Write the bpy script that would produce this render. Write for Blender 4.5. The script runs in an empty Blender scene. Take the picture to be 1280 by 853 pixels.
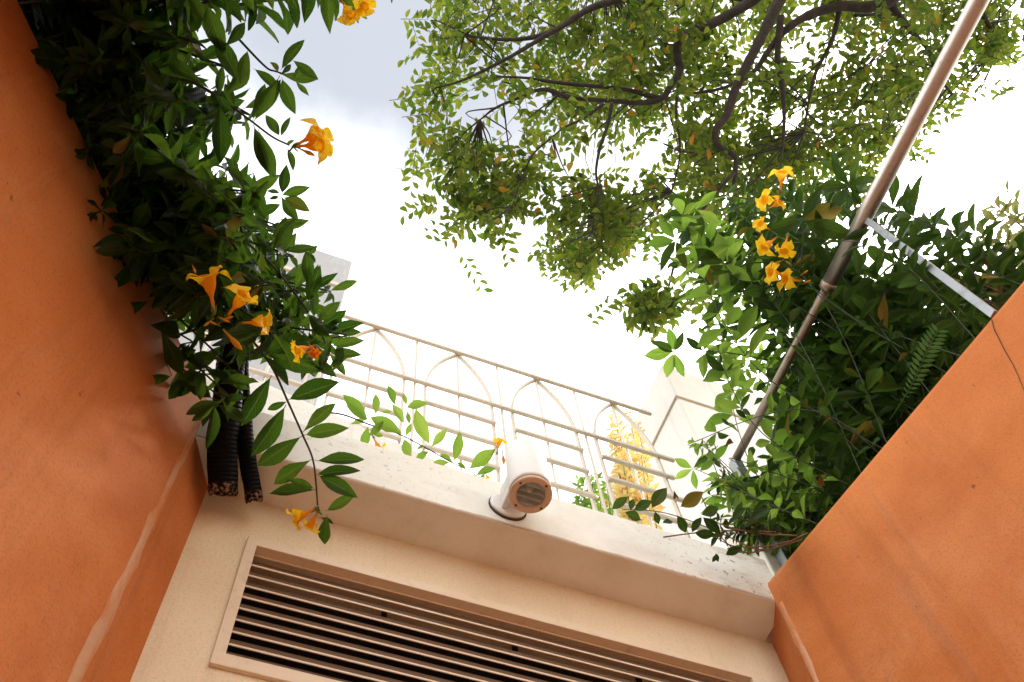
import bpy, bmesh, math, random
import numpy as np
from mathutils import Vector, Matrix

SC = bpy.context.scene
COL = SC.collection
rad = math.radians

# ------------------------------------------------------------------ camera
F = 1244.0                                      # 35 mm lens, in pixels of a 1280 wide frame
AX = np.array([5861.0, 1905.0, F]); AX /= np.linalg.norm(AX)      # along the back wall, seen from the lens
AZ = np.array([-87.0, -545.0, F]); AZ -= AX * (AZ @ AX); AZ /= np.linalg.norm(AZ)
AY = np.cross(AZ, AX)
ROT = np.array([AX, AY, AZ])
CAM = np.array([0.0, 0.0, 1.6])
cam = bpy.data.cameras.new('camera'); cam_o = bpy.data.objects.new('camera', cam); COL.objects.link(cam_o)
cam.lens = 35.0; cam.sensor_width = 36.0; cam.clip_start = 0.05; cam.clip_end = 4000
m = np.eye(4); m[:3, 0] = ROT[:, 0]; m[:3, 1] = -ROT[:, 1]; m[:3, 2] = -ROT[:, 2]; m[:3, 3] = CAM
cam_o.matrix_world = Matrix(m.tolist())
SC.camera = cam_o

# ------------------------------------------------------------------ sky, sun, exposure
EXPOSURE = 1.5
SUN_EL, SUN_AZ = 60.0, 82.0                     # azimuth from +Y towards +X
sun_dir = Vector((math.cos(rad(SUN_EL)) * math.sin(rad(SUN_AZ)), math.cos(rad(SUN_EL)) * math.cos(rad(SUN_AZ)), math.sin(rad(SUN_EL))))
W = bpy.data.worlds.new('World'); SC.world = W; W.use_nodes = True
nt = W.node_tree; N = nt.nodes; L = nt.links; N.clear()
sky = N.new('ShaderNodeTexSky'); sky.sky_type = 'NISHITA'; sky.sun_disc = False
sky.sun_elevation = rad(SUN_EL); sky.sun_rotation = rad(SUN_AZ); sky.dust_density = 2.5
tc = N.new('ShaderNodeTexCoord')
def wmath(op, a, b=None, clamp=False):
    n = N.new('ShaderNodeMath'); n.operation = op; n.use_clamp = clamp
    for i, v in enumerate((a, b)):
        if v is None: continue
        if isinstance(v, (int, float)): n.inputs[i].default_value = v
        else: L.new(v, n.inputs[i])
    return n.outputs[0]
def wdot(vec):
    n = N.new('ShaderNodeVectorMath'); n.operation = 'DOT_PRODUCT'
    L.new(tc.outputs['Generated'], n.inputs[0]); n.inputs[1].default_value = vec
    return n.outputs['Value']
noise = N.new('ShaderNodeTexNoise'); noise.inputs['Scale'].default_value = 4.0; noise.inputs['Detail'].default_value = 7; noise.inputs['Roughness'].default_value = 0.6
L.new(tc.outputs['Generated'], noise.inputs['Vector'])
wob = wmath('MULTIPLY', wmath('SUBTRACT', noise.outputs['Fac'], 0.5), 0.09)
glow = wmath('POWER', wmath('MAXIMUM', wdot(sun_dir), 0.0), 60.0)
gd = Vector((0.0, -0.20, 1.0)).normalized()   # a thinner, greyer stretch of cloud overhead
thin = N.new('ShaderNodeMapRange'); thin.interpolation_type = 'SMOOTHSTEP'
thin.inputs['From Min'].default_value = 0.84; thin.inputs['From Max'].default_value = 0.935
L.new(wmath('ADD', wdot(gd), wob), thin.inputs['Value'])
cl = N.new('ShaderNodeMix'); cl.data_type = 'RGBA'
L.new(thin.outputs['Result'], cl.inputs['Factor'])
cl.inputs['A'].default_value = (9.4, 9.4, 9.5, 1); cl.inputs['B'].default_value = (2.0, 2.13, 2.35, 1)
gl = N.new('ShaderNodeMix'); gl.data_type = 'RGBA'; gl.blend_type = 'ADD'; gl.inputs['Factor'].default_value = 1.0
sc_ = N.new('ShaderNodeVectorMath'); sc_.operation = 'SCALE'; sc_.inputs[0].default_value = (24, 23.2, 21.5); L.new(glow, sc_.inputs['Scale'])
L.new(cl.outputs['Result'], gl.inputs['A']); L.new(sc_.outputs['Vector'], gl.inputs['B'])
mx = N.new('ShaderNodeMix'); mx.data_type = 'RGBA'
mx.inputs['Factor'].default_value = 0.96
L.new(sky.outputs['Color'], mx.inputs['A']); L.new(gl.outputs['Result'], mx.inputs['B'])
bg = N.new('ShaderNodeBackground'); bg.inputs['Strength'].default_value = 0.12
L.new(mx.outputs['Result'], bg.inputs['Color'])
wo = N.new('ShaderNodeOutputWorld'); L.new(bg.outputs[0], wo.inputs['Surface'])

sl = bpy.data.lights.new('sun', 'SUN'); sl.energy = 1.5; sl.angle = rad(14); sl.color = (1.0, 0.94, 0.86)
so = bpy.data.objects.new('sun', sl); COL.objects.link(so)
so.rotation_euler = sun_dir.to_track_quat('Z', 'Y').to_euler()
SC.view_settings.view_transform = 'Standard'; SC.view_settings.look = 'None'
SC.view_settings.exposure = EXPOSURE; SC.view_settings.gamma = 1.0
SC.render.engine = 'CYCLES'
SC.cycles.max_bounces = 8; SC.cycles.diffuse_bounces = 5; SC.cycles.glossy_bounces = 3; SC.cycles.transmission_bounces = 6
SC.cycles.use_denoising = True

# ------------------------------------------------------------------ helpers
def ray(px, py): return ROT @ np.array([px - 640.0, py - 426.5, F])
def at(px, py, dep): return CAM + ray(px, py) * (dep / F)           # a point seen at a pixel, at a distance along the view
def on_y(px, py, y): d = ray(px, py); return CAM + d * (y / d[1])   # the same on a plane parallel to the back wall
def proj(p):
    c = (np.asarray(p) - CAM) @ ROT
    return 640 + F * c[..., 0] / c[..., 2], 426.5 + F * c[..., 1] / c[..., 2], c[..., 2]
def unit(v): v = np.asarray(v, float); return v / (np.linalg.norm(v) + 1e-12)

class MB:
    def __init__(s): s.v = []; s.f = []; s.uv = None
    def add(s, vs, fs):
        k = len(s.v); s.v += [tuple(map(float, q)) for q in vs]; s.f += [tuple(i + k for i in f) for f in fs]; return s
    def box(s, lo, hi):
        x0, y0, z0 = lo; x1, y1, z1 = hi
        return s.add([(x0,y0,z0),(x1,y0,z0),(x1,y1,z0),(x0,y1,z0),(x0,y0,z1),(x1,y0,z1),(x1,y1,z1),(x0,y1,z1)],
                     [(0,3,2,1),(4,5,6,7),(0,1,5,4),(1,2,6,5),(2,3,7,6),(3,0,4,7)])
    def prism(s, poly, z0, z1):
        n = len(poly)
        a = sum(poly[i][0]*poly[(i+1)%n][1]-poly[(i+1)%n][0]*poly[i][1] for i in range(n))
        if a < 0: poly = poly[::-1]
        return s.add([(p[0],p[1],z0) for p in poly] + [(p[0],p[1],z1) for p in poly],
                     [tuple(range(n))[::-1], tuple(range(n,2*n))] + [(i,(i+1)%n,n+(i+1)%n,n+i) for i in range(n)])
    def tube(s, pts, r, n=8, cap=True):
        pts = [np.asarray(p, float) for p in pts]; m_ = len(pts)
        rs = [r]*m_ if isinstance(r, (int, float)) else list(r)
        t = unit(pts[1]-pts[0]); a = unit(np.cross(t, (0.3,0.2,0.93) if abs(t[2])<.9 else (1,0,0)))
        vs = []; fs = []
        for i in range(m_):
            t = unit(pts[min(i+1,m_-1)]-pts[max(i-1,0)]); a = unit(a - t*(a@t)); b = np.cross(t, a)
            for k in range(n):
                w = 2*math.pi*k/n; vs.append(pts[i] + rs[i]*(math.cos(w)*a + math.sin(w)*b))
        for i in range(m_-1):
            for k in range(n):
                fs.append((i*n+k, i*n+(k+1)%n, (i+1)*n+(k+1)%n, (i+1)*n+k))
        if cap: fs.append(tuple(range(n))[::-1]); fs.append(tuple(range((m_-1)*n, m_*n)))
        return s.add(vs, fs)
    def lathe(s, prof, n=24, axis=(0,0,1), org=(0,0,0), close=False):
        ax = unit(axis); a = unit(np.cross(ax, (0,1,0) if abs(ax[1])<.9 else (1,0,0))); b = np.cross(ax, a); org = np.asarray(org, float)
        vs = []; fs = []
        for h, r in prof:
            for k in range(n):
                w = 2*math.pi*k/n; vs.append(org + ax*h + r*(math.cos(w)*a + math.sin(w)*b))
        for i in range(len(prof)-1):
            for k in range(n): fs.append((i*n+k, i*n+(k+1)%n, (i+1)*n+(k+1)%n, (i+1)*n+k))
        if close: fs.append(tuple(range(n))[::-1]); fs.append(tuple(range((len(prof)-1)*n, len(prof)*n)))
        return s.add(vs, fs)
    def mesh(s, name, smooth=False):
        me = bpy.data.meshes.new(name); me.from_pydata(s.v, [], s.f); me.update()
        if smooth: me.shade_smooth()
        return me

def tag(o, label, cat, group=None, kind=None):
    o['label'] = label; o['category'] = cat
    if group: o['group'] = group
    if kind: o['kind'] = kind
    return o
def link(name, me, mat=None, parent=None):
    o = bpy.data.objects.new(name, me); COL.objects.link(o)
    if mat and me and not me.materials: me.materials.append(mat)
    if parent: o.parent = parent
    return o
def local(mb, origin):
    mb.v = [(x-origin[0], y-origin[1], z-origin[2]) for x, y, z in mb.v]; return mb
class Thing:
    """an Empty at the base of a thing; parts are given in world coordinates"""
    def __init__(s, name, loc, label, cat, group=None, kind=None):
        s.loc = np.asarray(loc, float); s.o = bpy.data.objects.new(name, None); COL.objects.link(s.o)
        s.o.location = tuple(s.loc); s.o.empty_display_size = .1; tag(s.o, label, cat, group, kind)
    def part(s, name, mb, mat, smooth=False, bevel=0, parent=None, label=None, kind=None):
        o = link(name, local(mb, s.loc).mesh(name, smooth), mat, parent or s.o)
        if bevel: bev(o, bevel)
        if label: o['label'] = label
        if kind: o['kind'] = kind
        return o
def bev(o, w, seg=2):
    b = o.modifiers.new('bevel', 'BEVEL'); b.width = w; b.segments = seg; b.limit_method = 'ANGLE'; b.angle_limit = rad(40)
    return o
def smooth_path(pts, k=6):
    P = [np.asarray(p, float) for p in pts]; P = [2*P[0]-P[1]] + P + [2*P[-1]-P[-2]]; out = []
    for i in range(1, len(P)-2):
        for j in range(k):
            t = j/k; a,b,c,d = P[i-1:i+3]
            out.append(.5*((2*b)+(c-a)*t+(2*a-5*b+4*c-d)*t*t+(3*b-a-3*c+d)*t**3))
    out.append(P[-2]); return out

# ------------------------------------------------------------------ materials
class Mat:
    def __init__(s, name):
        s.m = bpy.data.materials.new(name); s.m.use_nodes = True; s.t = s.m.node_tree; s.t.nodes.clear()
        s.out = s.n('ShaderNodeOutputMaterial')
    def n(s, kind, **kw):
        q = s.t.nodes.new(kind)
        for k, v in kw.items(): setattr(q, k, v)
        return q
    def set(s, node, key, v):
        if hasattr(v, 'is_output'): s.t.links.new(v, node.inputs[key])
        else: node.inputs[key].default_value = v
    def math(s, op, a, b=0.0, clamp=False):
        q = s.n('ShaderNodeMath', operation=op, use_clamp=clamp); s.set(q, 0, a); s.set(q, 1, b); return q.outputs[0]
    def pos(s): return s.n('ShaderNodeNewGeometry').outputs['Position']
    def scaled(s, vec, sc):
        q = s.n('ShaderNodeMapping'); s.set(q, 'Vector', vec); q.inputs['Scale'].default_value = sc; return q.outputs[0]
    def noise(s, scale, detail=5, rough=.55, vec=None):
        q = s.n('ShaderNodeTexNoise'); s.set(q, 'Scale', scale); s.set(q, 'Detail', detail); s.set(q, 'Roughness', rough)
        if vec is not None: s.set(q, 'Vector', vec)
        return q.outputs['Fac']
    def ramp(s, v, stops, interp='LINEAR'):
        q = s.n('ShaderNodeValToRGB'); q.color_ramp.interpolation = interp; e = q.color_ramp.elements
        while len(e) < len(stops): e.new(.5)
        for k, (p, c) in enumerate(stops):
            e[k].position = p; e[k].color = c if len(c) == 4 else (*c, 1)
        s.set(q, 0, v); return q.outputs[0]
    def step(s, v, a, b):
        q = s.n('ShaderNodeMapRange', interpolation_type='SMOOTHSTEP'); s.set(q, 'Value', v)
        q.inputs['From Min'].default_value = a; q.inputs['From Max'].default_value = b; return q.outputs[0]
    def mix(s, f, a, b, mode='MIX'):
        q = s.n('ShaderNodeMix', data_type='RGBA', blend_type=mode)
        for k, v in (('Factor', f), ('A', a), ('B', b)):
            if isinstance(v, tuple) and len(v) == 3: v = (*v, 1)
            s.set(q, k, v)
        return q.outputs['Result']
    def bump(s, h, strength, dist=.01):
        q = s.n('ShaderNodeBump'); s.set(q, 'Height', h); s.set(q, 'Strength', strength); s.set(q, 'Distance', dist); return q.outputs[0]
    def bsdf(s, color, rough=.7, metal=0.0, normal=None, spec=.4, **kw):
        q = s.n('ShaderNodeBsdfPrincipled')
        if isinstance(color, tuple) and len(color) == 3: color = (*color, 1)
        s.set(q, 'Base Color', color); s.set(q, 'Roughness', rough); s.set(q, 'Metallic', metal); s.set(q, 'Specular IOR Level', spec)
        if normal is not None: s.set(q, 'Normal', normal)
        for k, v in kw.items(): s.set(q, k, v)
        return q.outputs[0]
    def done(s, sh): s.t.links.new(sh, s.out.inputs['Surface']); return s.m

def plaster(name, base, alt, dirt=(.25,.16,.1), speck=.0, rough=.85, streak=.22, light=None):
    M = Mat(name); p = M.pos()
    big = M.noise(1.7, 6, .6, p); mid = M.noise(9, 6, .65, p); fine = M.noise(160, 3, .6, p)
    st = M.noise(1.0, 5, .6, M.scaled(p, (7, 7, .9)))
    c = M.mix(M.step(big, .35, .68), base, alt)
    c = M.mix(M.math('MULTIPLY', M.step(M.noise(2.2, 8, .62, p), .42, .70), .55), c, light or base)
    c = M.mix(M.math('MULTIPLY', M.step(M.noise(1, 6, .65, M.scaled(p, (14, 14, .6))), .52, .72), .22), c, dirt)
    c = M.mix(M.math('MULTIPLY', M.step(st, .52, .75), streak), c, M.mix(.45, base, (1.0, .9, .75)))
    c = M.mix(M.math('MULTIPLY', M.step(mid, .55, .8), .35), c, M.mix(.5, alt, dirt))
    c = M.mix(M.math('MULTIPLY', M.step(fine, .45, .75), .28), c, dirt)
    if speck:
        sp = M.step(M.noise(30, 4, .7, M.scaled(p, (1, 1, .55))), .66, .71)
        zone = M.step(M.noise(3.0, 4, .6, p), .45, .62)
        c = M.mix(M.math('MULTIPLY', M.math('MULTIPLY', sp, zone), speck), c, (.06, .045, .03))
    h = M.math('ADD', M.math('MULTIPLY', mid, .6), M.math('MULTIPLY', fine, .35))
    h = M.math('ADD', h, M.math('MULTIPLY', M.noise(2.6, 3, .5, p), 2.0))
    return M.done(M.bsdf(c, rough, normal=M.bump(h, .5, .006), spec=.25))

M_ORANGE = plaster('orange plaster', (.60, .205, .056), (.48, .145, .036), (.20, .06, .018), speck=.7, light=(.67, .285, .105), streak=.12)
M_CREAM = plaster('cream plaster', (.80, .68, .475), (.74, .61, .41), (.35, .25, .16), speck=.35, streak=.2, light=(.83, .73, .55))
M_WHITE = plaster('white render', (.78, .76, .70), (.70, .67, .60), (.30, .25, .18), speck=.9, streak=.2)
M_FAR = plaster('pale render', (.74, .73, .69), (.68, .66, .62), (.45, .4, .34), streak=.3)
M_GREYF = plaster('grey render', (.27, .27, .27), (.24, .24, .24), (.25, .24, .22), streak=.3)
M_BAND = Mat('band'); M_BAND = M_BAND.done(M_BAND.bsdf((.42, .34, .25), .8))
def ground_mat():
    M = Mat('paving'); p = M.pos()
    c = M.mix(M.noise(3, 6, .6, p), (.62, .56, .48), (.52, .47, .40))
    return M.done(M.bsdf(c, .85, normal=M.bump(M.noise(60, 4, .6, p), .3)))
M_GROUND = ground_mat()
M_SOIL = Mat('dark soil'); M_SOIL = M_SOIL.done(M_SOIL.bsdf(M_SOIL.mix(M_SOIL.noise(20, 6, .7, M_SOIL.pos()), (.05, .035, .022), (.09, .065, .045)), .95))
def paint(name, col, rough=.5, dirt=.25, dcol=(.22, .17, .12)):
    M = Mat(name); p = M.pos(); nz = M.noise(38, 6, .65, p)
    c = M.mix(M.math('MULTIPLY', M.step(nz, .5, .75), dirt), col, dcol)
    return M.done(M.bsdf(c, rough, normal=M.bump(M.noise(240, 3, .5, p), .12, .002)))
M_FENCE = paint('fence paint', (.58, .51, .41), .5, .35, (.40, .30, .2))
M_VENT = paint('vent paint', (.74, .61, .44), .5, .2)
M_BLADE = paint('shaded blade', (.13, .072, .036), .8, .5, (.07, .045, .025))  # blade faces coloured dark to carry the shade inside the grille
M_LAMP = paint('lamp paint', (.78, .77, .74), .55, .12)
M_BEZEL = paint('bezel paint', (.66, .50, .38), .5, .3)
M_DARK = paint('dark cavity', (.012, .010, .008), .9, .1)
M_SCREW = paint('screw', (.08, .06, .05), .5, .1)
M_GASKET = paint('gasket', (.05, .035, .025), .8, .2)
def steel(name, col, rough):
    M = Mat(name); p = M.pos(); nz = M.noise(20, 6, .7, p)
    c = M.mix(M.step(nz, .5, .8), col, tuple(x*.55 for x in col))
    r = M.math('ADD', M.math('MULTIPLY', nz, .25), rough)
    return M.done(M.bsdf(c, r, 1.0, normal=M.bump(M.noise(90, 4, .6, p), .08, .002)))
M_STEEL = steel('brushed steel', (.50, .43, .38), .34)
M_RUSTY = steel('weathered steel', (.40, .33, .27), .38)
M_GALV = steel('galvanised steel', (.33, .34, .35), .45)
def pipe_mat():
    M = Mat('black hose'); p = M.pos(); o = M.n('ShaderNodeTexCoord').outputs['UV']
    sx = M.n('ShaderNodeSeparateXYZ'); M.set(sx, 0, o)
    v = M.math('ADD', sx.outputs['Y'], M.math('MULTIPLY', M.noise(60, 4, .6, p), .10))
    fl = M.math('MULTIPLY', M.step(v, .985, 1.01), M.step(M.noise(110, 4, .6, p), .50, .57))
    c = M.mix(fl, (.004, .004, .005), (.30, .19, .14))
    rib = M.math('SINE', M.math('MULTIPLY', sx.outputs['Y'], 260.0))
    return M.done(M.bsdf(c, .6, normal=M.bump(rib, .6, .004), spec=.12))
M_HOSE = pipe_mat()
def seal_mat():
    M = Mat('sealant'); p = M.pos(); nz = M.noise(1, 6, .7, M.scaled(p, (30, 30, 5)))
    c = M.mix(M.step(nz, .40, .58), (.58, .33, .19), (.56, .20, .062))
    return M.done(M.bsdf(c, .8, normal=M.bump(M.noise(60, 5, .6, p), .4, .004)))
M_SEAL = seal_mat()
M_CRACK = paint('crack', (.10, .035, .015), .9, 0)

def leaf_mat(name, stops, trans, tfac=.38, rough=.42, vein=True):
    M = Mat(name)
    oi = M.n('ShaderNodeObjectInfo').outputs['Random']; isl = M.n('ShaderNodeNewGeometry').outputs['Random Per Island']
    rnd = M.math('FRACT', M.math('ADD', oi, isl))
    c = M.ramp(rnd, stops)
    t = M.mix(M.math('FRACT', M.math('MULTIPLY', rnd, 7.3)), trans[0], trans[1])
    nrm = None
    if vein:
        sx = M.n('ShaderNodeSeparateXYZ'); M.set(sx, 0, M.n('ShaderNodeTexCoord').outputs['UV'])
        u = M.math('ABSOLUTE', M.math('SUBTRACT', sx.outputs['X'], .5)); v = sx.outputs['Y']
        mid = M.math('SUBTRACT', 1.0, M.step(u, .012, .045))
        lat = M.math('SINE', M.math('MULTIPLY', M.math('SUBTRACT', v, M.math('MULTIPLY', u, .45)), 75.0))
        line = M.math('MULTIPLY', M.step(lat, .72, .98), .45)
        vn = M.math('MAXIMUM', mid, line)
        c = M.mix(M.math('MULTIPLY', vn, .3), c, (.10, .14, .04))
        t = M.mix(M.math('MULTIPLY', vn, .4), t, (.42, .55, .12))
        nrm = M.bump(lat, .22, .002)
    b = M.bsdf(c, rough, normal=nrm, spec=.12)
    tr = M.n('ShaderNodeBsdfTranslucent'); M.set(tr, 'Color', t)
    if nrm is not None: M.set(tr, 'Normal', nrm)
    q = M.n('ShaderNodeMixShader'); q.inputs[0].default_value = tfac
    M.t.links.new(b, q.inputs[1]); M.t.links.new(tr.outputs[0], q.inputs[2])
    return M.done(q.outputs[0])
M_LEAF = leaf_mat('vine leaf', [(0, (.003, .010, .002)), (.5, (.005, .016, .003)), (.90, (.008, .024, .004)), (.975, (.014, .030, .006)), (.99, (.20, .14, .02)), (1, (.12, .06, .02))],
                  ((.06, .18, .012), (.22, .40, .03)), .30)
M_LEAF_R = leaf_mat('dark vine leaf', [(0, (.004, .013, .003)), (.5, (.008, .023, .005)), (.97, (.02, .045, .01)), (.985, (.26, .20, .03)), (1, (.15, .07, .02))],
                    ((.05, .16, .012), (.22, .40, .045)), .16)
M_YOUNG_LIT = leaf_mat('young and backlit leaf', [(0, (.03, .07, .015)), (.5, (.045, .10, .022)), (1, (.07, .13, .035))], ((.19, .38, .03), (.42, .60, .08)), .46)  # young leaves, and backlight painted onto the right vine's left side
M_TREELEAF = leaf_mat('tree leaf', [(0, (.014, .03, .005)), (.45, (.025, .048, .008)), (.8, (.05, .06, .01)), (.965, (.12, .11, .02)), (.985, (.40, .14, .02)), (1, (.45, .12, .02))],
                      ((.11, .23, .012), (.38, .43, .045)), .38, .5, False)
M_SHRUB = leaf_mat('red edged leaf', [(0, (.06, .10, .03)), (.6, (.09, .12, .04)), (.9, (.14, .09, .04)), (1, (.2, .07, .04))],
                   ((.26, .36, .08), (.45, .38, .12)))
M_FERN = leaf_mat('fern leaf', [(0, (.03, .075, .02)), (1, (.05, .10, .03))], ((.15, .32, .06), (.24, .42, .09)), vein=False)
M_DRY = leaf_mat('dry leaf', [(0, (.10, .05, .025)), (1, (.14, .07, .03))], ((.16, .06, .02), (.2, .08, .02)), .2)
M_CROTON = leaf_mat('croton leaf', [(0, (.68, .52, .16)), (.62, (.75, .64, .30)), (.80, (.66, .42, .10)), (.88, (.55, .07, .02)), (1, (.5, .05, .02))],
                    ((.75, .58, .16), (.85, .66, .25)), vein=False)
def petal_mat(name, c0, c1, c2):
    M = Mat(name); sx = M.n('ShaderNodeSeparateXYZ'); M.set(sx, 0, M.n('ShaderNodeTexCoord').outputs['UV'])
    rnd = M.n('ShaderNodeObjectInfo').outputs['Random']
    v = M.math('ADD', sx.outputs['Y'], M.math('MULTIPLY', M.noise(90, 3, .5, M.pos()), .2))
    c = M.ramp(v, [(0.05, c0), (.45, c1), (1, c2)])
    c = M.mix(M.math('MULTIPLY', rnd, .15), c, (.85, .36, .01))
    nrm = M.bump(M.noise(1, 3, .5, M.scaled(M.n('ShaderNodeTexCoord').outputs['UV'], (26, 3, 1))), .25, .002)
    b = M.bsdf(c, .5, spec=.25, normal=nrm); tr = M.n('ShaderNodeBsdfTranslucent'); M.set(tr, 'Color', c)
    q = M.n('ShaderNodeMixShader'); q.inputs[0].default_value = .45
    M.t.links.new(b, q.inputs[1]); M.t.links.new(tr.outputs[0], q.inputs[2]); return M.done(q.outputs[0])
M_PETAL = petal_mat('petal', (.88, .42, .008), (.94, .64, .010), (.95, .70, .02))
M_TUBE = petal_mat('trumpet', (.60, .38, .03), (.86, .38, .010), (.90, .46, .010))
M_WILT = petal_mat('wilted', (.35, .05, .01), (.62, .13, .01), (.75, .22, .01))
M_BUD = petal_mat('bud', (.25, .28, .03), (.60, .34, .02), (.75, .40, .02))
M_CALYX = paint('calyx', (.08, .16, .03), .5, .1, (.15, .2, .05))
M_STEM = paint('green stem', (.03, .038, .012), .6, .5, (.05, .03, .015))
M_STEMR = paint('red brown stem', (.20, .10, .05), .6, .4, (.08, .1, .03))
def bark_mat():
    M = Mat('bark'); p = M.pos(); nz = M.noise(14, 7, .7, p)
    c = M.mix(M.step(nz, .35, .7), (.012, .008, .006), (.032, .022, .016))
    return M.done(M.bsdf(c, .9, normal=M.bump(nz, .9, .02)))
M_BARK = bark_mat()

# ------------------------------------------------------------------ leaves
def leaf_shape(seed, width=.34, nl=7, nw=4, tip=1.5, fold=.10, curl=.12, wave=.012, belly=.55, petiole=.06):
    """one leaf of length 1 along +Y, upper side +Z: verts, faces, uvs"""
    r = random.Random(seed); vs = []; uv = []; fs = []
    curl *= r.uniform(.5, 1.6); tw = r.uniform(-.3, .3); bend = r.uniform(-.06, .06); ph = r.uniform(0, 6)
    for i in range(nl+1):
        v = i/nl; y = petiole + (1-petiole)*v
        w = width*.5*(math.sin(math.pi*min(1, v**belly_pow(belly)))**.85)*(1-.25*v**4) if 0 < v < 1 else 0.004
        if i == nl: w = 0.003
        for j in range(nw+1):
            s = 2*j/nw-1
            x = s*w; z = fold*abs(s)*w/width*2 - curl*(y**2) + wave*math.sin(9*v+ph+2*s)*abs(s)
            a = tw*v; x, z = x*math.cos(a)-z*math.sin(a)*.3, z + x*math.sin(a)
            vs.append((x + bend*v*v, y, z)); uv.append((.5+s*.5, v))
    for i in range(nl):
        for j in range(nw): a = i*(nw+1)+j; fs.append((a, a+1, a+nw+2, a+nw+1))
    k = len(vs)                                   # petiole
    vs += [(-.007, 0, 0), (.007, 0, 0), (.007, petiole+.02, -.003), (-.007, petiole+.02, -.003)]; uv += [(.5, 0)]*4; fs.append((k, k+1, k+2, k+3))
    return np.array(vs, float), fs, np.array(uv, float)
def belly_pow(b): return math.log(.5)/math.log(b)
class LeafKind:
    def __init__(s, name, shapes, mat):
        s.name = name; s.shapes = shapes; s.mat = mat; s.meshes = []
        for v, f, uv in shapes:
            me = bpy.data.meshes.new(name); me.from_pydata(v.tolist(), [], f)
            lay = me.uv_layers.new(); idx = np.array([i for q in f for i in q]); lay.data.foreach_set('uv', uv[idx].ravel())
            me.materials.append(mat); me.shade_smooth(); s.meshes.append(me)
K_VINE = LeafKind('leaf', [leaf_shape(i, width=.29+.035*(i%4), belly=.50+.05*(i%3), curl=.16, wave=.02) for i in range(10)], M_LEAF)
K_RIGHT = LeafKind('leaf', [leaf_shape(20+i, width=.29+.035*(i%4), belly=.50+.05*(i%3), curl=.16, wave=.02) for i in range(10)], M_LEAF_R)
K_YOUNG_LIT = LeafKind('leaf', [leaf_shape(30+i, width=.36+.03*(i%4), belly=.56) for i in range(6)], M_YOUNG_LIT)
K_SHRUB = LeafKind('leaf', [leaf_shape(40+i, width=.34+.03*(i%3), nl=5, nw=2, belly=.5) for i in range(5)], M_SHRUB)
K_TREE = LeafKind('leaf', [leaf_shape(60+i, width=.40+.04*(i%3), nl=3, nw=2, belly=.5, curl=.2, fold=.25) for i in range(6)], M_TREELEAF)
K_CREEP = LeafKind('leaf', [leaf_shape(50+i, width=.46+.03*(i%3), belly=.52, curl=.18, wave=.02) for i in range(6)], M_LEAF_R)
K_FERN = LeafKind('leaflet', [leaf_shape(80+i, width=.30, nl=3, nw=2, belly=.4, petiole=.01) for i in range(3)], M_FERN)
K_DRY = LeafKind('leaf', [leaf_shape(90+i, width=.42, curl=.6, fold=.7, wave=.05) for i in range(3)], M_DRY)
K_CROTON = LeafKind('leaf', [leaf_shape(95+i, width=.42, nl=3, nw=2) for i in range(4)], M_CROTON)

def frame(base, d, nrm, size, spin=0.0):
    d = unit(d); x = np.cross(d, nrm)
    if np.linalg.norm(x) < 1e-4: x = np.cross(d, (.3, .5, .8))
    x = unit(x); z = np.cross(x, d)
    if spin: x, z = x*math.cos(spin)+z*math.sin(spin), z*math.cos(spin)-x*math.sin(spin)
    M_ = np.eye(4); M_[:3,0] = x*size; M_[:3,1] = d*size; M_[:3,2] = z*size; M_[:3,3] = base; return M_

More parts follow.
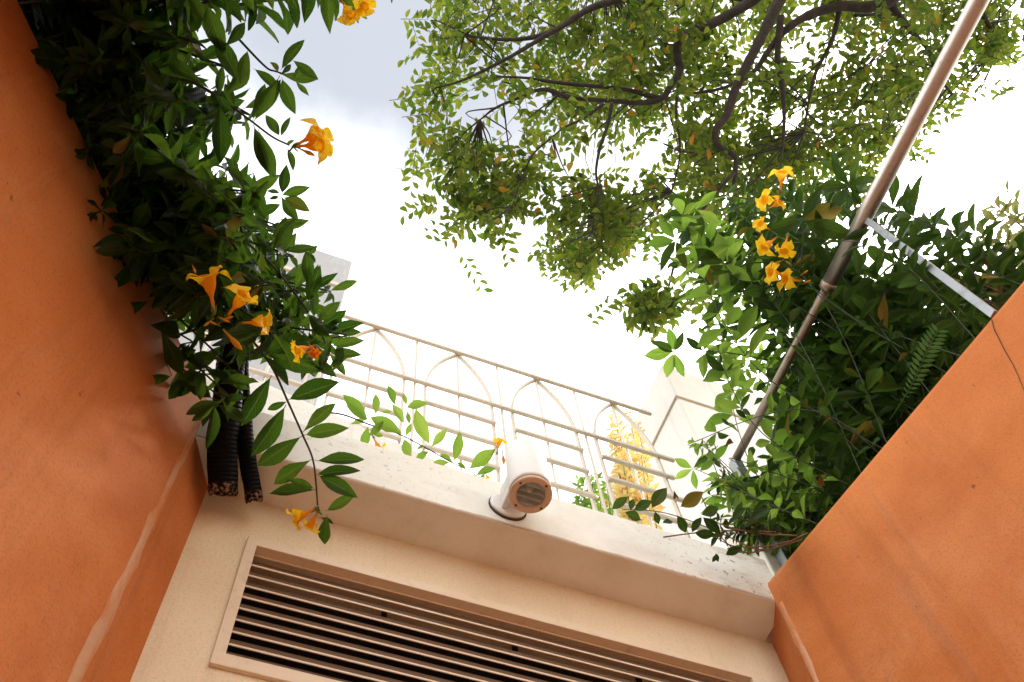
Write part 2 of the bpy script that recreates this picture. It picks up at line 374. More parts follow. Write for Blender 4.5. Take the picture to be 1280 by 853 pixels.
def place_leaves(thing, kind, mats, limit=300, min_px=10, stuff_name='foliage', parent=None, rng=None):
    """largest visible leaves become parts of their own, the rest one foliage part"""
    if not len(mats): return
    rng = rng or random.Random(5)
    A = np.array(mats); n = len(A); var = np.array([rng.randrange(len(kind.shapes)) for _ in range(n)])
    size = np.linalg.norm(A[:, :3, 1], axis=1)
    cells = 3.0; gw, gh = int(1280/cells), int(854/cells); zb = np.full((gh, gw), 1e9); ow = np.full((gh, gw), -1)
    P = []
    for k in range(n):
        pts = []
        for v in (.15, .3, .45, .6, .75, .9):
            for u in (-.12, 0, .12): pts.append(A[k, :3, 3] + A[k, :3, 1]*v + A[k, :3, 0]*u*(1 if .2 < v < .8 else .5))
        P.append(pts)
    x, y, d = proj(np.array(P)); ix = np.floor(x/cells).astype(int); iy = np.floor(y/cells).astype(int)
    order = np.argsort(-d.mean(1))
    for k in order:
        for a, b, c in zip(ix[k], iy[k], d[k]):
            if 0 <= a < gw and 0 <= b < gh and c > .1 and c < zb[b, a]+.02: zb[b, a] = c; ow[b, a] = k
    cnt = np.bincount(ow[ow >= 0].ravel(), minlength=n)
    px = np.hypot(x[:, -2]-x[:, 0], y[:, -2]-y[:, 0])
    rank = np.argsort(-cnt); keep = [k for k in rank[:limit] if cnt[k] > 0 and px[k] >= min_px]
    ks = set(keep); inv = Matrix.Translation(tuple(-thing.loc))
    for k in keep:
        o = bpy.data.objects.new(kind.name, kind.meshes[var[k]]); COL.objects.link(o); o.parent = parent or thing.o
        o.matrix_basis = inv @ Matrix(A[k].tolist())
    rest = [k for k in range(n) if k not in ks]
    if rest:
        V = []; Fc = []; UV = []; off = 0
        for s, (v, f, uv) in enumerate(kind.shapes):
            sel = [k for k in rest if var[k] == s]
            if not sel: continue
            B = A[sel]; w = np.einsum('nij,vj->nvi', B[:, :3, :3], v) + B[:, None, :3, 3] - thing.loc
            nv = len(v); V.append(w.reshape(-1, 3)); fa = np.array(f)
            Fc.append((fa[None] + (off + nv*np.arange(len(sel)))[:, None, None]).reshape(-1, 4)); off += nv*len(sel)
            UV.append(np.tile(uv[fa.ravel()], (len(sel), 1)))
        V = np.concatenate(V); Fc = np.concatenate(Fc); UV = np.concatenate(UV)
        me = bpy.data.meshes.new(stuff_name); me.vertices.add(len(V)); me.vertices.foreach_set('co', V.ravel())
        me.loops.add(Fc.size); me.loops.foreach_set('vertex_index', Fc.ravel().astype(np.int32))
        me.polygons.add(len(Fc)); me.polygons.foreach_set('loop_start', np.arange(0, Fc.size, 4, dtype=np.int32))
        me.update(); lay = me.uv_layers.new(); lay.data.foreach_set('uv', UV.ravel()); me.validate(); me.shade_smooth()
        o = link(stuff_name, me, kind.mat, parent or thing.o); o['kind'] = 'stuff'

def whorl(out, p, t, rng, n, size, spread=(50, 85), droop=.25, phase=None):
    """a ring of leaves round a stem node"""
    t = unit(t); a = unit(np.cross(t, (.2, .3, .93) if abs(t[2]) < .9 else (1, 0, 0))); b = np.cross(t, a)
    ph = rng.uniform(0, 6.28) if phase is None else phase
    for k in range(n):
        w = ph + 2*math.pi*(k+rng.uniform(-.15, .15))/n; rd = a*math.cos(w)+b*math.sin(w)
        th = rad(rng.uniform(*spread)); d = t*math.cos(th)+rd*math.sin(th); d = d + np.array([0, 0, -1])*droop*rng.uniform(.2, 1.6)
        nr = unit(t*.7 + np.array([0, 0, .8]) - rd*.1)
        out.append(frame(p, d, nr, size*rng.uniform(.5, 1.25), rng.gauss(0, .4)))
def shoot(stems, leaves, path, rng, r0=.004, r1=.0018, gap=.06, start=.3, size=.11, n=(3, 4), **kw):
    """a smooth stem with whorls along it"""
    P = smooth_path(path, 7); stems.append((P, [r0+(r1-r0)*i/(len(P)-1) for i in range(len(P))]))
    seg = [np.linalg.norm(P[i+1]-P[i]) for i in range(len(P)-1)]; tot = sum(seg); s = tot*start; acc = 0
    for i, q in enumerate(seg):
        while s <= acc+q and s < tot:
            u = (s-acc)/max(q, 1e-6); p = P[i]+(P[i+1]-P[i])*u
            f = s/tot; whorl(leaves, p, P[i+1]-P[i], rng, rng.randint(*n), size*(1-.35*max(0, f-.75)/.25), **kw)
            s += gap*rng.uniform(.75, 1.3)
        acc += q
    whorl(leaves, P[-1], P[-1]-P[-2], rng, rng.randint(*n), size*.7, spread=(25, 60), droop=.1)
def build_stems(thing, stems, mat, limit=60, n=6):
    for k, (P, R_) in enumerate(stems[:limit]): thing.part('stem', MB().tube(P, R_, n), mat, True)
    if len(stems) > limit:
        mb = MB()
        for P, R_ in stems[limit:]: mb.tube(P[::2] if len(P) % 2 else P, R_[::2] if len(P) % 2 else R_, 4, False)
        o = thing.part('stem_tangle', mb, mat, True); o['kind'] = 'stuff'
def in_poly(p, poly):
    x, y = p; c = False; j = len(poly)-1
    for i in range(len(poly)):
        if (poly[i][1] > y) != (poly[j][1] > y) and x < (poly[j][0]-poly[i][0])*(y-poly[i][1])/(poly[j][1]-poly[i][1])+poly[i][0]: c = not c
        j = i
    return c
def pick(poly, rng):
    xs = [p[0] for p in poly]; ys = [p[1] for p in poly]
    while True:
        q = (rng.uniform(min(xs), max(xs)), rng.uniform(min(ys), max(ys)))
        if in_poly(q, poly): return q
def hero(leaves, b, t, dep, ddep=0.0, toward=.0, nrm=None, spin=0.0):
    """a leaf given by where its base and tip are seen"""
    p = at(*b, dep); q = at(*t, dep+ddep); d = q-p
    view = unit(p-CAM); nr = -view*.8+np.array([0, 0, .25]) if nrm is None else nrm
    leaves.append(frame(p, d, nr, np.linalg.norm(d), spin))

# ------------------------------------------------------------------ flowers
def trumpet_meshes():
    prof = [(0, .03), (.12, .036), (.36, .042), (.45, .065), (.54, .11), (.66, .145), (.80, .165), (.90, .19)]
    n = 20; vs = []; fs = []; uv = []
    for h, r in prof:
        for k in range(n):
            w = 2*math.pi*k/n; rr = r*(1+.05*math.cos(5*w)*(h > .5)); vs.append((rr*math.cos(w), h, rr*math.sin(w))); uv.append((k/n, h))
    for i in range(len(prof)-1):
        for k in range(n): fs.append((i*n+k, i*n+(k+1) % n, (i+1)*n+(k+1) % n, (i+1)*n+k))
    out = {'tube': (vs, fs, uv)}
    for s in range(4):                             # petal: starts on the rim at angle 0, opens outwards
        r = random.Random(s); vs = []; fs = []; uv = []; nl, nw = 6, 6; back = r.uniform(.05, .42); ph = r.uniform(0, 6)
        for i in range(nl+1):
            v = i/nl; rad_ = .16 + .40*v - .05*v*v; y = .84 + .15*math.sin(min(1, v*1.3)*math.pi*.5) - back*v*v
            hw = (.10+.125*math.sin(math.pi*min(1, v*.85)))*(math.sqrt(max(0, 1-max(0, v-.55)**2/.45**2)) if v > .55 else 1)+.012
            for j in range(nw+1):
                u = 2*j/nw-1; z = u*hw + .05*v
                vs.append((rad_ - .03*u*u*v - .02*abs(u)**2, y + .05*math.sin(3*u+ph)*v + .04*(u*u)*v, z)); uv.append((.5+u*.5, .3+.7*v))
        for i in range(nl):
            for j in range(nw): a = i*(nw+1)+j; fs.append((a, a+1, a+nw+2, a+nw+1))
        out[f'petal{s}'] = (vs, fs, uv)
    vs = []; fs = []; uv = []                      # calyx: five narrow sepals
    for k in range(5):
        w = 2*math.pi*k/5; c, s_ = math.cos(w), math.sin(w); b = len(vs)
        for y, r, h in ((-.03, .02, .022), (.05, .055, .035), (.12, .075, .026), (.19, .095, .002)):
            for e in (-1, 1): vs.append((r*c - e*h*s_, y, r*s_ + e*h*c)); uv.append((.5, y))
        for i in range(3): fs.append((b+2*i, b+2*i+1, b+2*i+3, b+2*i+2))
    out['calyx'] = (vs, fs, uv)
    vs = []; fs = []; uv = []; n = 10              # bud
    prof = [(0, .03), (.2, .04), (.4, .055), (.58, .10), (.72, .105), (.86, .07), (.96, .03), (1, .004)]
    for i, (h, r) in enumerate(prof):
        for k in range(n):
            w = 2*math.pi*k/n + i*.12; rr = r*(1+.08*math.cos(5*w)); vs.append((rr*math.cos(w), h, rr*math.sin(w))); uv.append((k/n, h))
    for i in range(len(prof)-1):
        for k in range(n): fs.append((i*n+k, i*n+(k+1) % n, (i+1)*n+(k+1) % n, (i+1)*n+k))
    out['bud'] = (vs, fs, uv); return out
FM = {}
for k_, (v_, f_, u_) in trumpet_meshes().items():
    me = bpy.data.meshes.new(k_.rstrip('0123456789')); me.from_pydata(v_, [], f_); lay = me.uv_layers.new()
    lay.data.foreach_set('uv', np.array([u_[i] for q in f_ for i in q]).ravel())
    me.materials.append({'t': M_TUBE, 'p': M_PETAL, 'c': M_CALYX, 'b': M_BUD}[k_[0]]); me.shade_smooth(); FM[k_] = me
wilt_tube = FM['tube'].copy(); wilt_tube.materials[0] = M_WILT
wilt_petal = FM['petal0'].copy(); wilt_petal.materials[0] = M_WILT
def flower(thing, tail, mouth, rng, scale=1.0, wilted=False, stem_to=None):
    tail = np.asarray(tail); d = np.asarray(mouth)-tail; s = np.linalg.norm(d)*scale
    Mx = frame(tail, d, np.array([0, .2, 1.0]), s, rng.uniform(0, 1.2))
    o = bpy.data.objects.new('flower', wilt_tube if wilted else FM['tube']); COL.objects.link(o); o.parent = thing.o
    o.matrix_basis = Matrix.Translation(tuple(-thing.loc)) @ Matrix(Mx.tolist())
    if wilted: o['label'] = 'wilted orange flower with drooping petals'
    for k in range(5):
        p = bpy.data.objects.new('petal', wilt_petal if wilted else FM[f'petal{rng.randrange(4)}']); COL.objects.link(p); p.parent = o
        a = 2*math.pi*k/5 + rng.uniform(-.08, .08)
        tilt = Matrix.Translation((0.16, .85, 0)) @ Matrix.Rotation(rng.uniform(-.55, .75) + (1.0 if wilted else 0), 4, 'Z') @ Matrix.Translation((-.16, -.85, 0))
        p.matrix_basis = Matrix.Rotation(-a, 4, 'Y') @ tilt @ Matrix.Diagonal((1, 1, rng.uniform(.75, 1.15), 1))
    c = bpy.data.objects.new('calyx', FM['calyx']); COL.objects.link(c); c.parent = o
    if stem_to is not None: thing.part('flower_stalk', MB().tube(smooth_path([stem_to, (tail+stem_to)/2+np.array([0, 0, -.004]), tail+d*.02], 4), .0022, 6), M_CALYX, True)
def bud(thing, tail, tip):
    d = np.asarray(tip)-np.asarray(tail); Mx = frame(tail, d, np.array([0, .2, 1.0]), np.linalg.norm(d))
    o = bpy.data.objects.new('flower_bud', FM['bud']); COL.objects.link(o); o.parent = thing.o
    o.matrix_basis = Matrix.Translation(tuple(-thing.loc)) @ Matrix(Mx.tolist())

# ================================================================== SETTING
Z0 = 1.6                                          # heights below are above the lens; ground is z = 0
g = link('ground', MB().add([(-600,-600,0),(600,-600,0),(600,600,0),(-600,600,0)], [(0,1,2,3)]).mesh('ground'), M_GROUND); g['kind'] = 'structure'
LA, LB = np.array([-.107, 1.5]), np.array([-.173, 1.362]); LD = unit([-.76, -1.0]); LN = np.array([-LD[1], LD[0]])   # left wall
RA, RB = np.array([1.529, 1.5]), np.array([1.468, 1.362]); RD = unit([.194, -1.0])                                     # right wall
LC = LB + LD*5.0; RC = RB + RD*5.0
LO = np.array([LD[1], -LD[0]])                    # outwards, away from the court
RO = np.array([-RD[1], RD[0]])
if LO[0] > 0: LO = -LO
if RO[0] < 0: RO = -RO
LTOP, RTOP = Z0+2.40, Z0+2.32

# terraces behind the two side walls, roof behind the back wall
t_ = MB().prism([tuple(LB+LO*.22), tuple(LC+LO*.22), tuple(LC+LO*4), tuple(LB+LO*4+np.array([0, 1.0])), (LB[0]-.15, 1.60)], 0, LTOP-.12)
o = link('terrace', t_.mesh('terrace'), M_SOIL); o['kind'] = 'structure'
t_ = MB().prism([tuple(RB+RO*.20), tuple(RC+RO*.20), tuple(RC+RO*2.4), tuple(RB+RO*2.4+np.array([0, 1.0])), (RB[0]+.22, 1.66)], 0, RTOP-.14)
o = link('terrace', t_.mesh('terrace'), M_SOIL); o['kind'] = 'structure'
o = link('roof', MB().box((-1.2, 1.66, Z0+2.12), (1.62, 4.2, Z0+2.30)).mesh('roof'), M_WHITE); o['kind'] = 'structure'

o = link('rear_shade_wall', MB().box((-3.6, -3.7, 0), (2.3, -3.4, 3.4)).mesh('rear_shade_wall'), M_CREAM); o['kind'] = 'structure'  # unseen wall added behind the lens to shade the court
o = link('shade_block', MB().box((2.35, -6.5, 0), (4.5, -1.0, 7.2)).mesh('shade_block'), M_CREAM); o['kind'] = 'structure'  # unseen block added out of frame to dim the left wall

def subdivided_wall(name, poly, top, label, mat, bw=.014):
    th = Thing(name, (poly[1][0], poly[1][1], 0), label, 'wall', kind='thing')
    th.part('wall_body', MB().prism([tuple(p) for p in poly], 0, top), mat, bevel=0)
    b = th.o.children[0].modifiers.new('bevel', 'BEVEL'); b.width = bw; b.segments = 3; b.limit_method = 'ANGLE'; b.angle_limit = rad(40)
    return th
lw = subdivided_wall('orange_wall', [LA+(LA-LB)*.5, LB, LC, LC+LO*.2, LB+LO*.2+LD*-.14, ], LTOP, 'orange plastered side wall under the dark overhanging vine with wide sealant smear', M_ORANGE)
rw = subdivided_wall('orange_wall', [RA+(RA-RB)*.5, RB, RC, RC+RO*.18, RB+RO*.18-RD*.14], RTOP, 'bright orange plastered side wall with a hairline crack under the steel handrail', M_ORANGE, .03)

def strip_on(th, name, a2, dirv, nrm, zs, cen, wid, mat, proud, seed):
    """a thin ragged strip lying on a vertical wall: centre offset along dirv and width at each height"""
    r = random.Random(seed); mb = MB(); n = len(zs); vs = []
    for z, c, w in zip(zs, cen, wid):
        for s, pr in ((-1, 0), (-.45, proud), (.45, proud), (1, 0)):
            q = np.asarray(a2)+dirv*(c+s*w*.5*(1+r.uniform(-.35, .35)))+nrm*(pr*r.uniform(.6, 1.2) + .0005); vs.append((q[0], q[1], z))
    fs = [(4*i+j, 4*i+j+1, 4*i+j+5, 4*i+j+4) for i in range(n-1) for j in range(3)]
    mb.add(vs, fs); return th.part(name, mb, mat, True)
LI, RI = -LO, -RO                                 # towards the court
zs = np.linspace(Z0+.2, Z0+2.24, 46)
rr = random.Random(3)
strip_on(lw, 'sealant_strip', LB, LD, LI, zs, [.012+.002*math.sin(3*z) for z in zs], [.020+.008*math.sin(2.2*z+1)**2+rr.uniform(-.004, .004) for z in zs], M_SEAL, .003, 1)
zs2 = np.linspace(Z0+.3, Z0+2.2, 40)
strip_on(rw, 'sealant_strip', RB, RD, RI, zs2, [.012+.004*math.sin(5*z) for z in zs2], [.013+.005*math.sin(3*z)**2+rr.uniform(-.003, .003) for z in zs2], M_SEAL, .003, 2)
def on_right(px, py):
    d = ray(px, py); n2 = RO; t = ((RB[0]-CAM[0])*n2[0]+(RB[1]-CAM[1])*n2[1])/(d[0]*n2[0]+d[1]*n2[1]); return CAM+d*t
cr = [on_right(*p) for p in ((1237, 397), (1243, 412), (1251, 428), (1257, 440), (1266, 455), (1272, 468), (1279, 485), (1290, 505))]
cr[0][2] = min(cr[0][2], RTOP-.02)
vs = []
for k, p in enumerate(cr):
    w = .0016*(1-.6*k/len(cr)); off = np.array([RI[0], RI[1], 0])*.0015
    vs += [p+off+np.array([RD[0], RD[1], 0])*w, p+off-np.array([RD[0], RD[1], 0])*w]
rw.part('crack', MB().add(vs, [(2*i, 2*i+1, 2*i+3, 2*i+2) for i in range(len(cr)-1)]), M_CRACK)

# back wall with the opening for the grille
VX0, VX1, VZ0, VZ1 = .049, 1.396, Z0+1.649, Z0+2.030
bw_ = Thing('cream_wall', (.7, 1.5, 0), 'cream plastered end wall holding the long louvred grille', 'wall', kind='thing')
mb = MB(); x0, x1, z1 = -.16, 1.56, Z0+2.222
for lo, hi in (((x0, 1.5, 0), (VX0, 1.62, z1)), ((VX1, 1.5, 0), (x1, 1.62, z1)), ((VX0, 1.5, 0), (VX1, 1.62, VZ0)), ((VX0, 1.5, VZ1), (VX1, 1.62, z1))):
    a = [(lo[0], lo[1], lo[2]), (hi[0], lo[1], lo[2]), (hi[0], lo[1], hi[2]), (lo[0], lo[1], hi[2])]; mb.add(a, [(0, 1, 2, 3)])
mb.add([(VX0,1.5,VZ0),(VX1,1.5,VZ0),(VX1,1.5,VZ1),(VX0,1.5,VZ1),(VX0,1.62,VZ0),(VX1,1.62,VZ0),(VX1,1.62,VZ1),(VX0,1.62,VZ1)], [(0,4,5,1),(1,5,6,2),(2,6,7,3),(3,7,4,0)])
mb.add([(x0,1.62,0),(x1,1.62,0),(x1,1.62,z1),(x0,1.62,z1)], [(3,2,1,0)])
bw_.part('wall_body', mb, M_CREAM)

# ledge slab over the wall
def fascia_mat():
    M = Mat('ledge render'); p = M.pos(); sx = M.n('ShaderNodeSeparateXYZ'); M.set(sx, 0, p)
    nz = M.noise(7, 7, .65, p); fine = M.noise(140, 3, .6, p)
    c = M.mix(M.step(nz, .4, .75), (.81, .81, .74), (.72, .71, .62))
    zr = M.math('ADD', sx.outputs['Z'], M.math('MULTIPLY', M.math('SUBTRACT', M.noise(9, 5, .6, p), .5), .02))
    sn = M.n('ShaderNodeSeparateXYZ'); M.set(sn, 0, M.n('ShaderNodeNewGeometry').outputs['Normal'])
    low = M.math('MULTIPLY', M.math('SUBTRACT', 1.0, M.step(zr, Z0+2.226, Z0+2.236)), M.step(M.math('MULTIPLY', sn.outputs['Y'], -1.0), .4, .8))
    c = M.mix(M.math('MULTIPLY', low, .75), c, (.36, .20, .10))
    right = M.step(M.math('ADD', sx.outputs['X'], M.math('MULTIPLY', M.noise(5, 4, .6, p), .6)), 1.15, 1.75)
    near = M.math('SUBTRACT', 1.0, M.step(M.math('ABSOLUTE', M.math('SUBTRACT', sx.outputs['X'], .28)), .05, .35))
    zone = M.math('MULTIPLY', M.math('MAXIMUM', right, M.math('MULTIPLY', near, .5)), M.step(M.math('MULTIPLY', sn.outputs['Y'], -1.0), .4, .8))
    sp = M.step(M.noise(55, 4, .65, M.scaled(p, (1, 1, .8))), .60, .66)
    c = M.mix(M.math('MULTIPLY', M.math('MULTIPLY', sp, zone), .75), c, (.10, .075, .05))
    smear = M.step(M.noise(4, 6, .7, M.scaled(p, (1, 1, 2.5))), .5, .72)
    c = M.mix(M.math('MULTIPLY', M.math('MULTIPLY', smear, M.math('ADD', M.math('MULTIPLY', zone, .5), .3)), .8), c, (.36, .29, .21))
    c = M.mix(M.math('MULTIPLY', M.step(fine, .5, .8), .12), c, (.3, .25, .2))
    h = M.math('ADD', M.math('MULTIPLY', nz, .8), M.math('MULTIPLY', fine, .25))
    return M.done(M.bsdf(c, .85, normal=M.bump(h, .3, .006), spec=.25))
M_LEDGE = fascia_mat()
ld = Thing('concrete_ledge', (.66, 1.362, Z0+2.22), 'white rendered concrete ledge with dirt specks jutting over the cream end wall', 'ledge', kind='thing')
ld.part('slab', MB().box((-.30, 1.362, Z0+2.221), (1.505, 1.655, Z0+2.432)), M_LEDGE, bevel=.003)
# low white upstand behind the ledge, at a slight angle
e0, e1 = on_y(470, 541, 1.52), on_y(470, 541, 1.52)
u0 = np.array([-.25, 1.44]); ud = unit([.985, .15]); un = np.array([-ud[1], ud[0]])
up_ = Thing('planter_wall', (u0[0]+.5, u0[1]+.1, Z0+2.432), 'low white planter wall behind the ledge under the trailing shoot', 'planter', kind='thing')
up_.part('planter_body', MB().prism([tuple(u0), tuple(u0+ud*1.05), tuple(u0+ud*1.05+un*.05), tuple(u0+un*.05)], Z0+2.434, float(on_y(525, 566, 1.55)[2])), M_WHITE, bevel=.006)
# white pier beside the steel post
pa = on_y(957, 696, 1.44); pb = on_y(973, 676, 1.44)
pr_ = Thing('white_pier', (pa[0]+.04, 1.5, Z0+2.432), 'slim white rendered pier at the end of the ledge beside the steel post', 'pier', kind='thing')
pr_.part('pier_body', MB().box((pa[0], 1.44, Z0+2.20), (pa[0]+.125, 1.58, Z0+2.98)), M_WHITE, bevel=.006)

# ------------------------------------------------------------------ grille
vt = Thing('vent_grille', (.72, 1.5, VZ0), 'long louvred ventilation grille with beige frame set in the cream wall', 'grille')
fo = .022
vt.part('frame', MB().add(*(lambda o_, i_: ([(o_[0],1.488,o_[2]),(o_[1],1.488,o_[2]),(o_[1],1.488,o_[3]),(o_[0],1.488,o_[3]),
    (i_[0],1.488,i_[2]),(i_[1],1.488,i_[2]),(i_[1],1.488,i_[3]),(i_[0],1.488,i_[3]),
    (o_[0],1.499,o_[2]),(o_[1],1.499,o_[2]),(o_[1],1.499,o_[3]),(o_[0],1.499,o_[3]),
    (i_[0],1.565,i_[2]),(i_[1],1.565,i_[2]),(i_[1],1.565,i_[3]),(i_[0],1.565,i_[3])],
    [(0,1,5,4),(1,2,6,5),(2,3,7,6),(3,0,4,7),(0,8,9,1),(1,9,10,2),(2,10,11,3),(3,11,8,0),(4,5,13,12),(5,6,14,13),(6,7,15,14),(7,4,12,15)]))
    ((VX0-.024, VX1+.024, VZ0-.034, VZ1+.026), (VX0+.002, VX1-.002, VZ0+.002, VZ1-.003))), M_VENT, bevel=.0015)
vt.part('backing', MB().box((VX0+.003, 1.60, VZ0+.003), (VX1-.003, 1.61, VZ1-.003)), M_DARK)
def slat_mesh():
    prof = [(0, 0), (0, .0052), (.002, .0056), (.0125, .0325), (.015, .0325), (.005, .004), (.0025, 0)]
    mb = MB(); n = len(prof); xa, xb = VX0+.003, VX1-.003
    mb.add([(xa, y, z) for y, z in prof] + [(xb, y, z) for y, z in prof], [(i, (i+1) % n, n+(i+1) % n, n+i) for i in range(n)] + [tuple(range(n))[::-1], tuple(range(n, 2*n))])
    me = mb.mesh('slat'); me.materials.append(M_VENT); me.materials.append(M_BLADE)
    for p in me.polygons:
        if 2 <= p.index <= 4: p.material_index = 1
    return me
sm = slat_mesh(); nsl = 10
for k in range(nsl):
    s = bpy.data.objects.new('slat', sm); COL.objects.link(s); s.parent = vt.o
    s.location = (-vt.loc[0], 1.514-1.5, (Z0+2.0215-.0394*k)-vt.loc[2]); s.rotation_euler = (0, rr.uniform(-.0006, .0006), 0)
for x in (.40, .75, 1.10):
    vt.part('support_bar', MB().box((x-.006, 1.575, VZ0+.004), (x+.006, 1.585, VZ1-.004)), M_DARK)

# ------------------------------------------------------------------ spotlight
sp = Thing('spotlight', (.668, 1.362, Z0+2.33), 'white cylindrical spotlight pointing down from the front of the ledge', 'spotlight')
ax_, ay_ = .678, 1.243; zb = Z0+2.197; R1 = .056; H1 = .215
sp.part('housing', MB().lathe([(.012, R1-.002), (.010, R1), (.03, R1), (H1-.008, R1), (H1-.002, R1-.003), (H1, R1-.012), (H1+.001, 0.001)], 48, (0,0,1), (ax_, ay_, zb)), M_LAMP, True)
sp.part('bezel', MB().lathe([(.012, R1-.001), (.002, R1+.0005), (0, R1-.002), (-.001, R1-.006), (-.001, .041), (.001, .039), (.010, .0385)], 48, (0,0,1), (ax_, ay_, zb)), M_BEZEL, True)
def glass_mat():
    M = Mat('lamp glass'); q = M.n('ShaderNodeMixShader'); q.inputs[0].default_value = .14
    t = M.n('ShaderNodeBsdfTransparent'); M.set(t, 'Color', (.93, .95, .94, 1)); g_ = M.n('ShaderNodeBsdfGlossy'); M.set(g_, 'Roughness', .03)
    M.t.links.new(t.outputs[0], q.inputs[1]); M.t.links.new(g_.outputs[0], q.inputs[2]); return M.done(q.outputs[0])
sp.part('lens', MB().lathe([(.005, .0005), (.005, .039), (.008, .039), (.008, .0005)], 40, (0,0,1), (ax_, ay_, zb)), glass_mat(), False)
def refl_mat():
    M = Mat('reflector'); return M.done(M.bsdf(M.mix(M.noise(60, 4, .6, M.pos()), (.85, .83, .80), (.7, .68, .65)), .35, .35))
sp.part('reflector', MB().lathe([(.011, .0385), (.03, .036), (.06, .027), (.085, .014), (.088, .001)], 32, (0,0,1), (ax_, ay_, zb)), refl_mat(), True)
sp.part('bulb', MB().lathe([(.022, .001), (.023, .006), (.030, .010), (.045, .010), (.06, .007), (.086, .006)], 20, (0,0,1), (ax_, ay_, zb)), paint('bulb', (.75, .72, .66), .3, 0), True)
for k in range(4):
    w = .6+k*math.pi/2; q = (ax_+.048*math.cos(w), ay_+.048*math.sin(w), zb-.0035)
    sp.part('screw', MB().lathe([(0, .0005), (0, .0032), (.003, .0034)], 10, (0,0,1), q), M_SCREW, False)
sp.part('arm', MB().lathe([(0, .034), (.075, .034)], 32, (0, -1, 0), (.672, 1.352, Z0+2.32), True), M_LAMP, False, bevel=.001)
sp.part('arm_cap', MB().box((.640, 1.285, Z0+2.275), (.656, 1.350, Z0+2.36)), M_LAMP, False, bevel=.004)
sp.part('base_plate', MB().lathe([(0, .052), (.008, .052), (.012, .046)], 32, (0, -1, 0), (.664, 1.361, Z0+2.305), True), M_LAMP, False, bevel=.001)
sp.part('gasket', MB().lathe([(0, .0545), (.004, .0555)], 32, (0, -1, 0), (.664, 1.3615, Z0+2.302), True), M_GASKET, False)

# ------------------------------------------------------------------ fence
fn = Thing('metal_fence', (.85, 1.63, Z0+2.30), 'white metal railing with pointed bars and arches on the roof behind the ledge', 'fence')
FY = 1.63; xl, xr = -.95, 1.565
def rail(x0_, x1_, z, h=.016, t=.015): return MB().box((x0_, FY-t-.002, Z0+z-h/2), (x1_, FY-.002, Z0+z+h/2))
fn.part('rail', rail(xl, 1.545, 3.862), M_FENCE, bevel=.001); fn.part('rail', rail(xl, xr, 3.468), M_FENCE, bevel=.001)
arches = [.28-.36*k for k in range(3, 0, -1)] + [.28, .64, 1.00, 1.36]
for xc in arches:
    zt = 3.965 if xc > 0 else 3.95
    fn.part('pointed_bar', MB().tube([(xc, FY+.007, Z0+2.31), (xc, FY+.007, Z0+zt-.05), (xc, FY+.007, Z0+zt)], [.0055, .0055, .0008], 8), M_FENCE)
    for s in (-1, 1):
        pts = [(xc+s*.004, 3.862), (xc+s*.045, 3.80), (xc+s*.085, 3.72), (xc+s*.115, 3.63), (xc+s*.132, 3.54), (xc+s*.137, 3.46), (xc+s*.137, 3.2), (xc+s*.137, 2.31)]
        pp = smooth_path([np.array([a, FY+.006, Z0+b]) for a, b in pts], 4); mb = MB(); vs = []; fs = []
        for i, p in enumerate(pp):
            t = unit(pp[min(i+1, len(pp)-1)]-pp[max(i-1, 0)]); nn = np.array([t[2], 0, -t[0]])*.0045
            for a, b in ((-1, -1), (1, -1), (1, 1), (-1, 1)): vs.append(p+nn*a+np.array([0, b*.008, 0]))
        for i in range(len(pp)-1):
            for k in range(4): fs.append((4*i+k, 4*i+(k+1) % 4, 4*i+4+(k+1) % 4, 4*i+4+k))
        fs += [(3, 2, 1, 0), tuple(4*(len(pp)-1)+k for k in range(4))]
        fn.part('arch_bar', MB().add(vs, fs), M_FENCE)
    for z in (3.313, 3.152, 2.983): fn.part('cross_rail', rail(xc-.14, xc+.14, z), M_FENCE, bevel=.001)
for xc in [.46-.36*k for k in range(3, 0, -1)] + [.46, .82, 1.18]:
    fn.part('pointed_bar', MB().tube([(xc, FY+.007, Z0+2.31), (xc, FY+.007, Z0+3.93), (xc, FY+.007, Z0+3.98)], [.0055, .0055, .0008], 8), M_FENCE)
for z, a, b in ((3.313, 1.36, 1.50), (3.152, 1.36, 1.53), (2.983, 1.36, 1.56)): fn.part('cross_rail', rail(a+.142, b+.03, z), M_FENCE, bevel=.001)

# ------------------------------------------------------------------ handrail over the right wall
hr = Thing('steel_handrail', (1.66, 1.41, RTOP), 'steel handrail with thick tube end and flat posts above the bright orange wall', 'handrail')
hx, hz = 1.66, Z0+3.19
hr.part('rail', MB().tube([(hx, 1.43, hz), (hx, 1.0, hz), (hx, .62, hz)], .0165, 20), M_RUSTY, True)
hr.part('sleeve', MB().tube([(hx, .66, hz), (hx, .3, hz), (hx, -1.2, hz), (hx, -3.0, hz)], [.026, .029, .031, .031], 28), M_STEEL, True)
hr.part('collar', MB().lathe([(0, .018), (.004, .0275), (.03, .0285), (.03, .025)], 28, (0, -1, 0), (hx, .69, hz)), M_RUSTY, True)
hr.part('post', MB().box((hx-.020, 1.40, RTOP-.1), (hx+.020, 1.44, hz-.004)), M_GALV, bevel=.003)
pq = on_right(1243, 382)
hr.part('post', MB().box((hx-.004, .400, RTOP-.004), (hx+.008, .422, hz-.01)), M_GALV, bevel=.001)
hr.part('post', MB().box((hx-.006, -1.5, RTOP-.1), (hx+.006, -1.46, hz-.01)), M_GALV, bevel=.001)

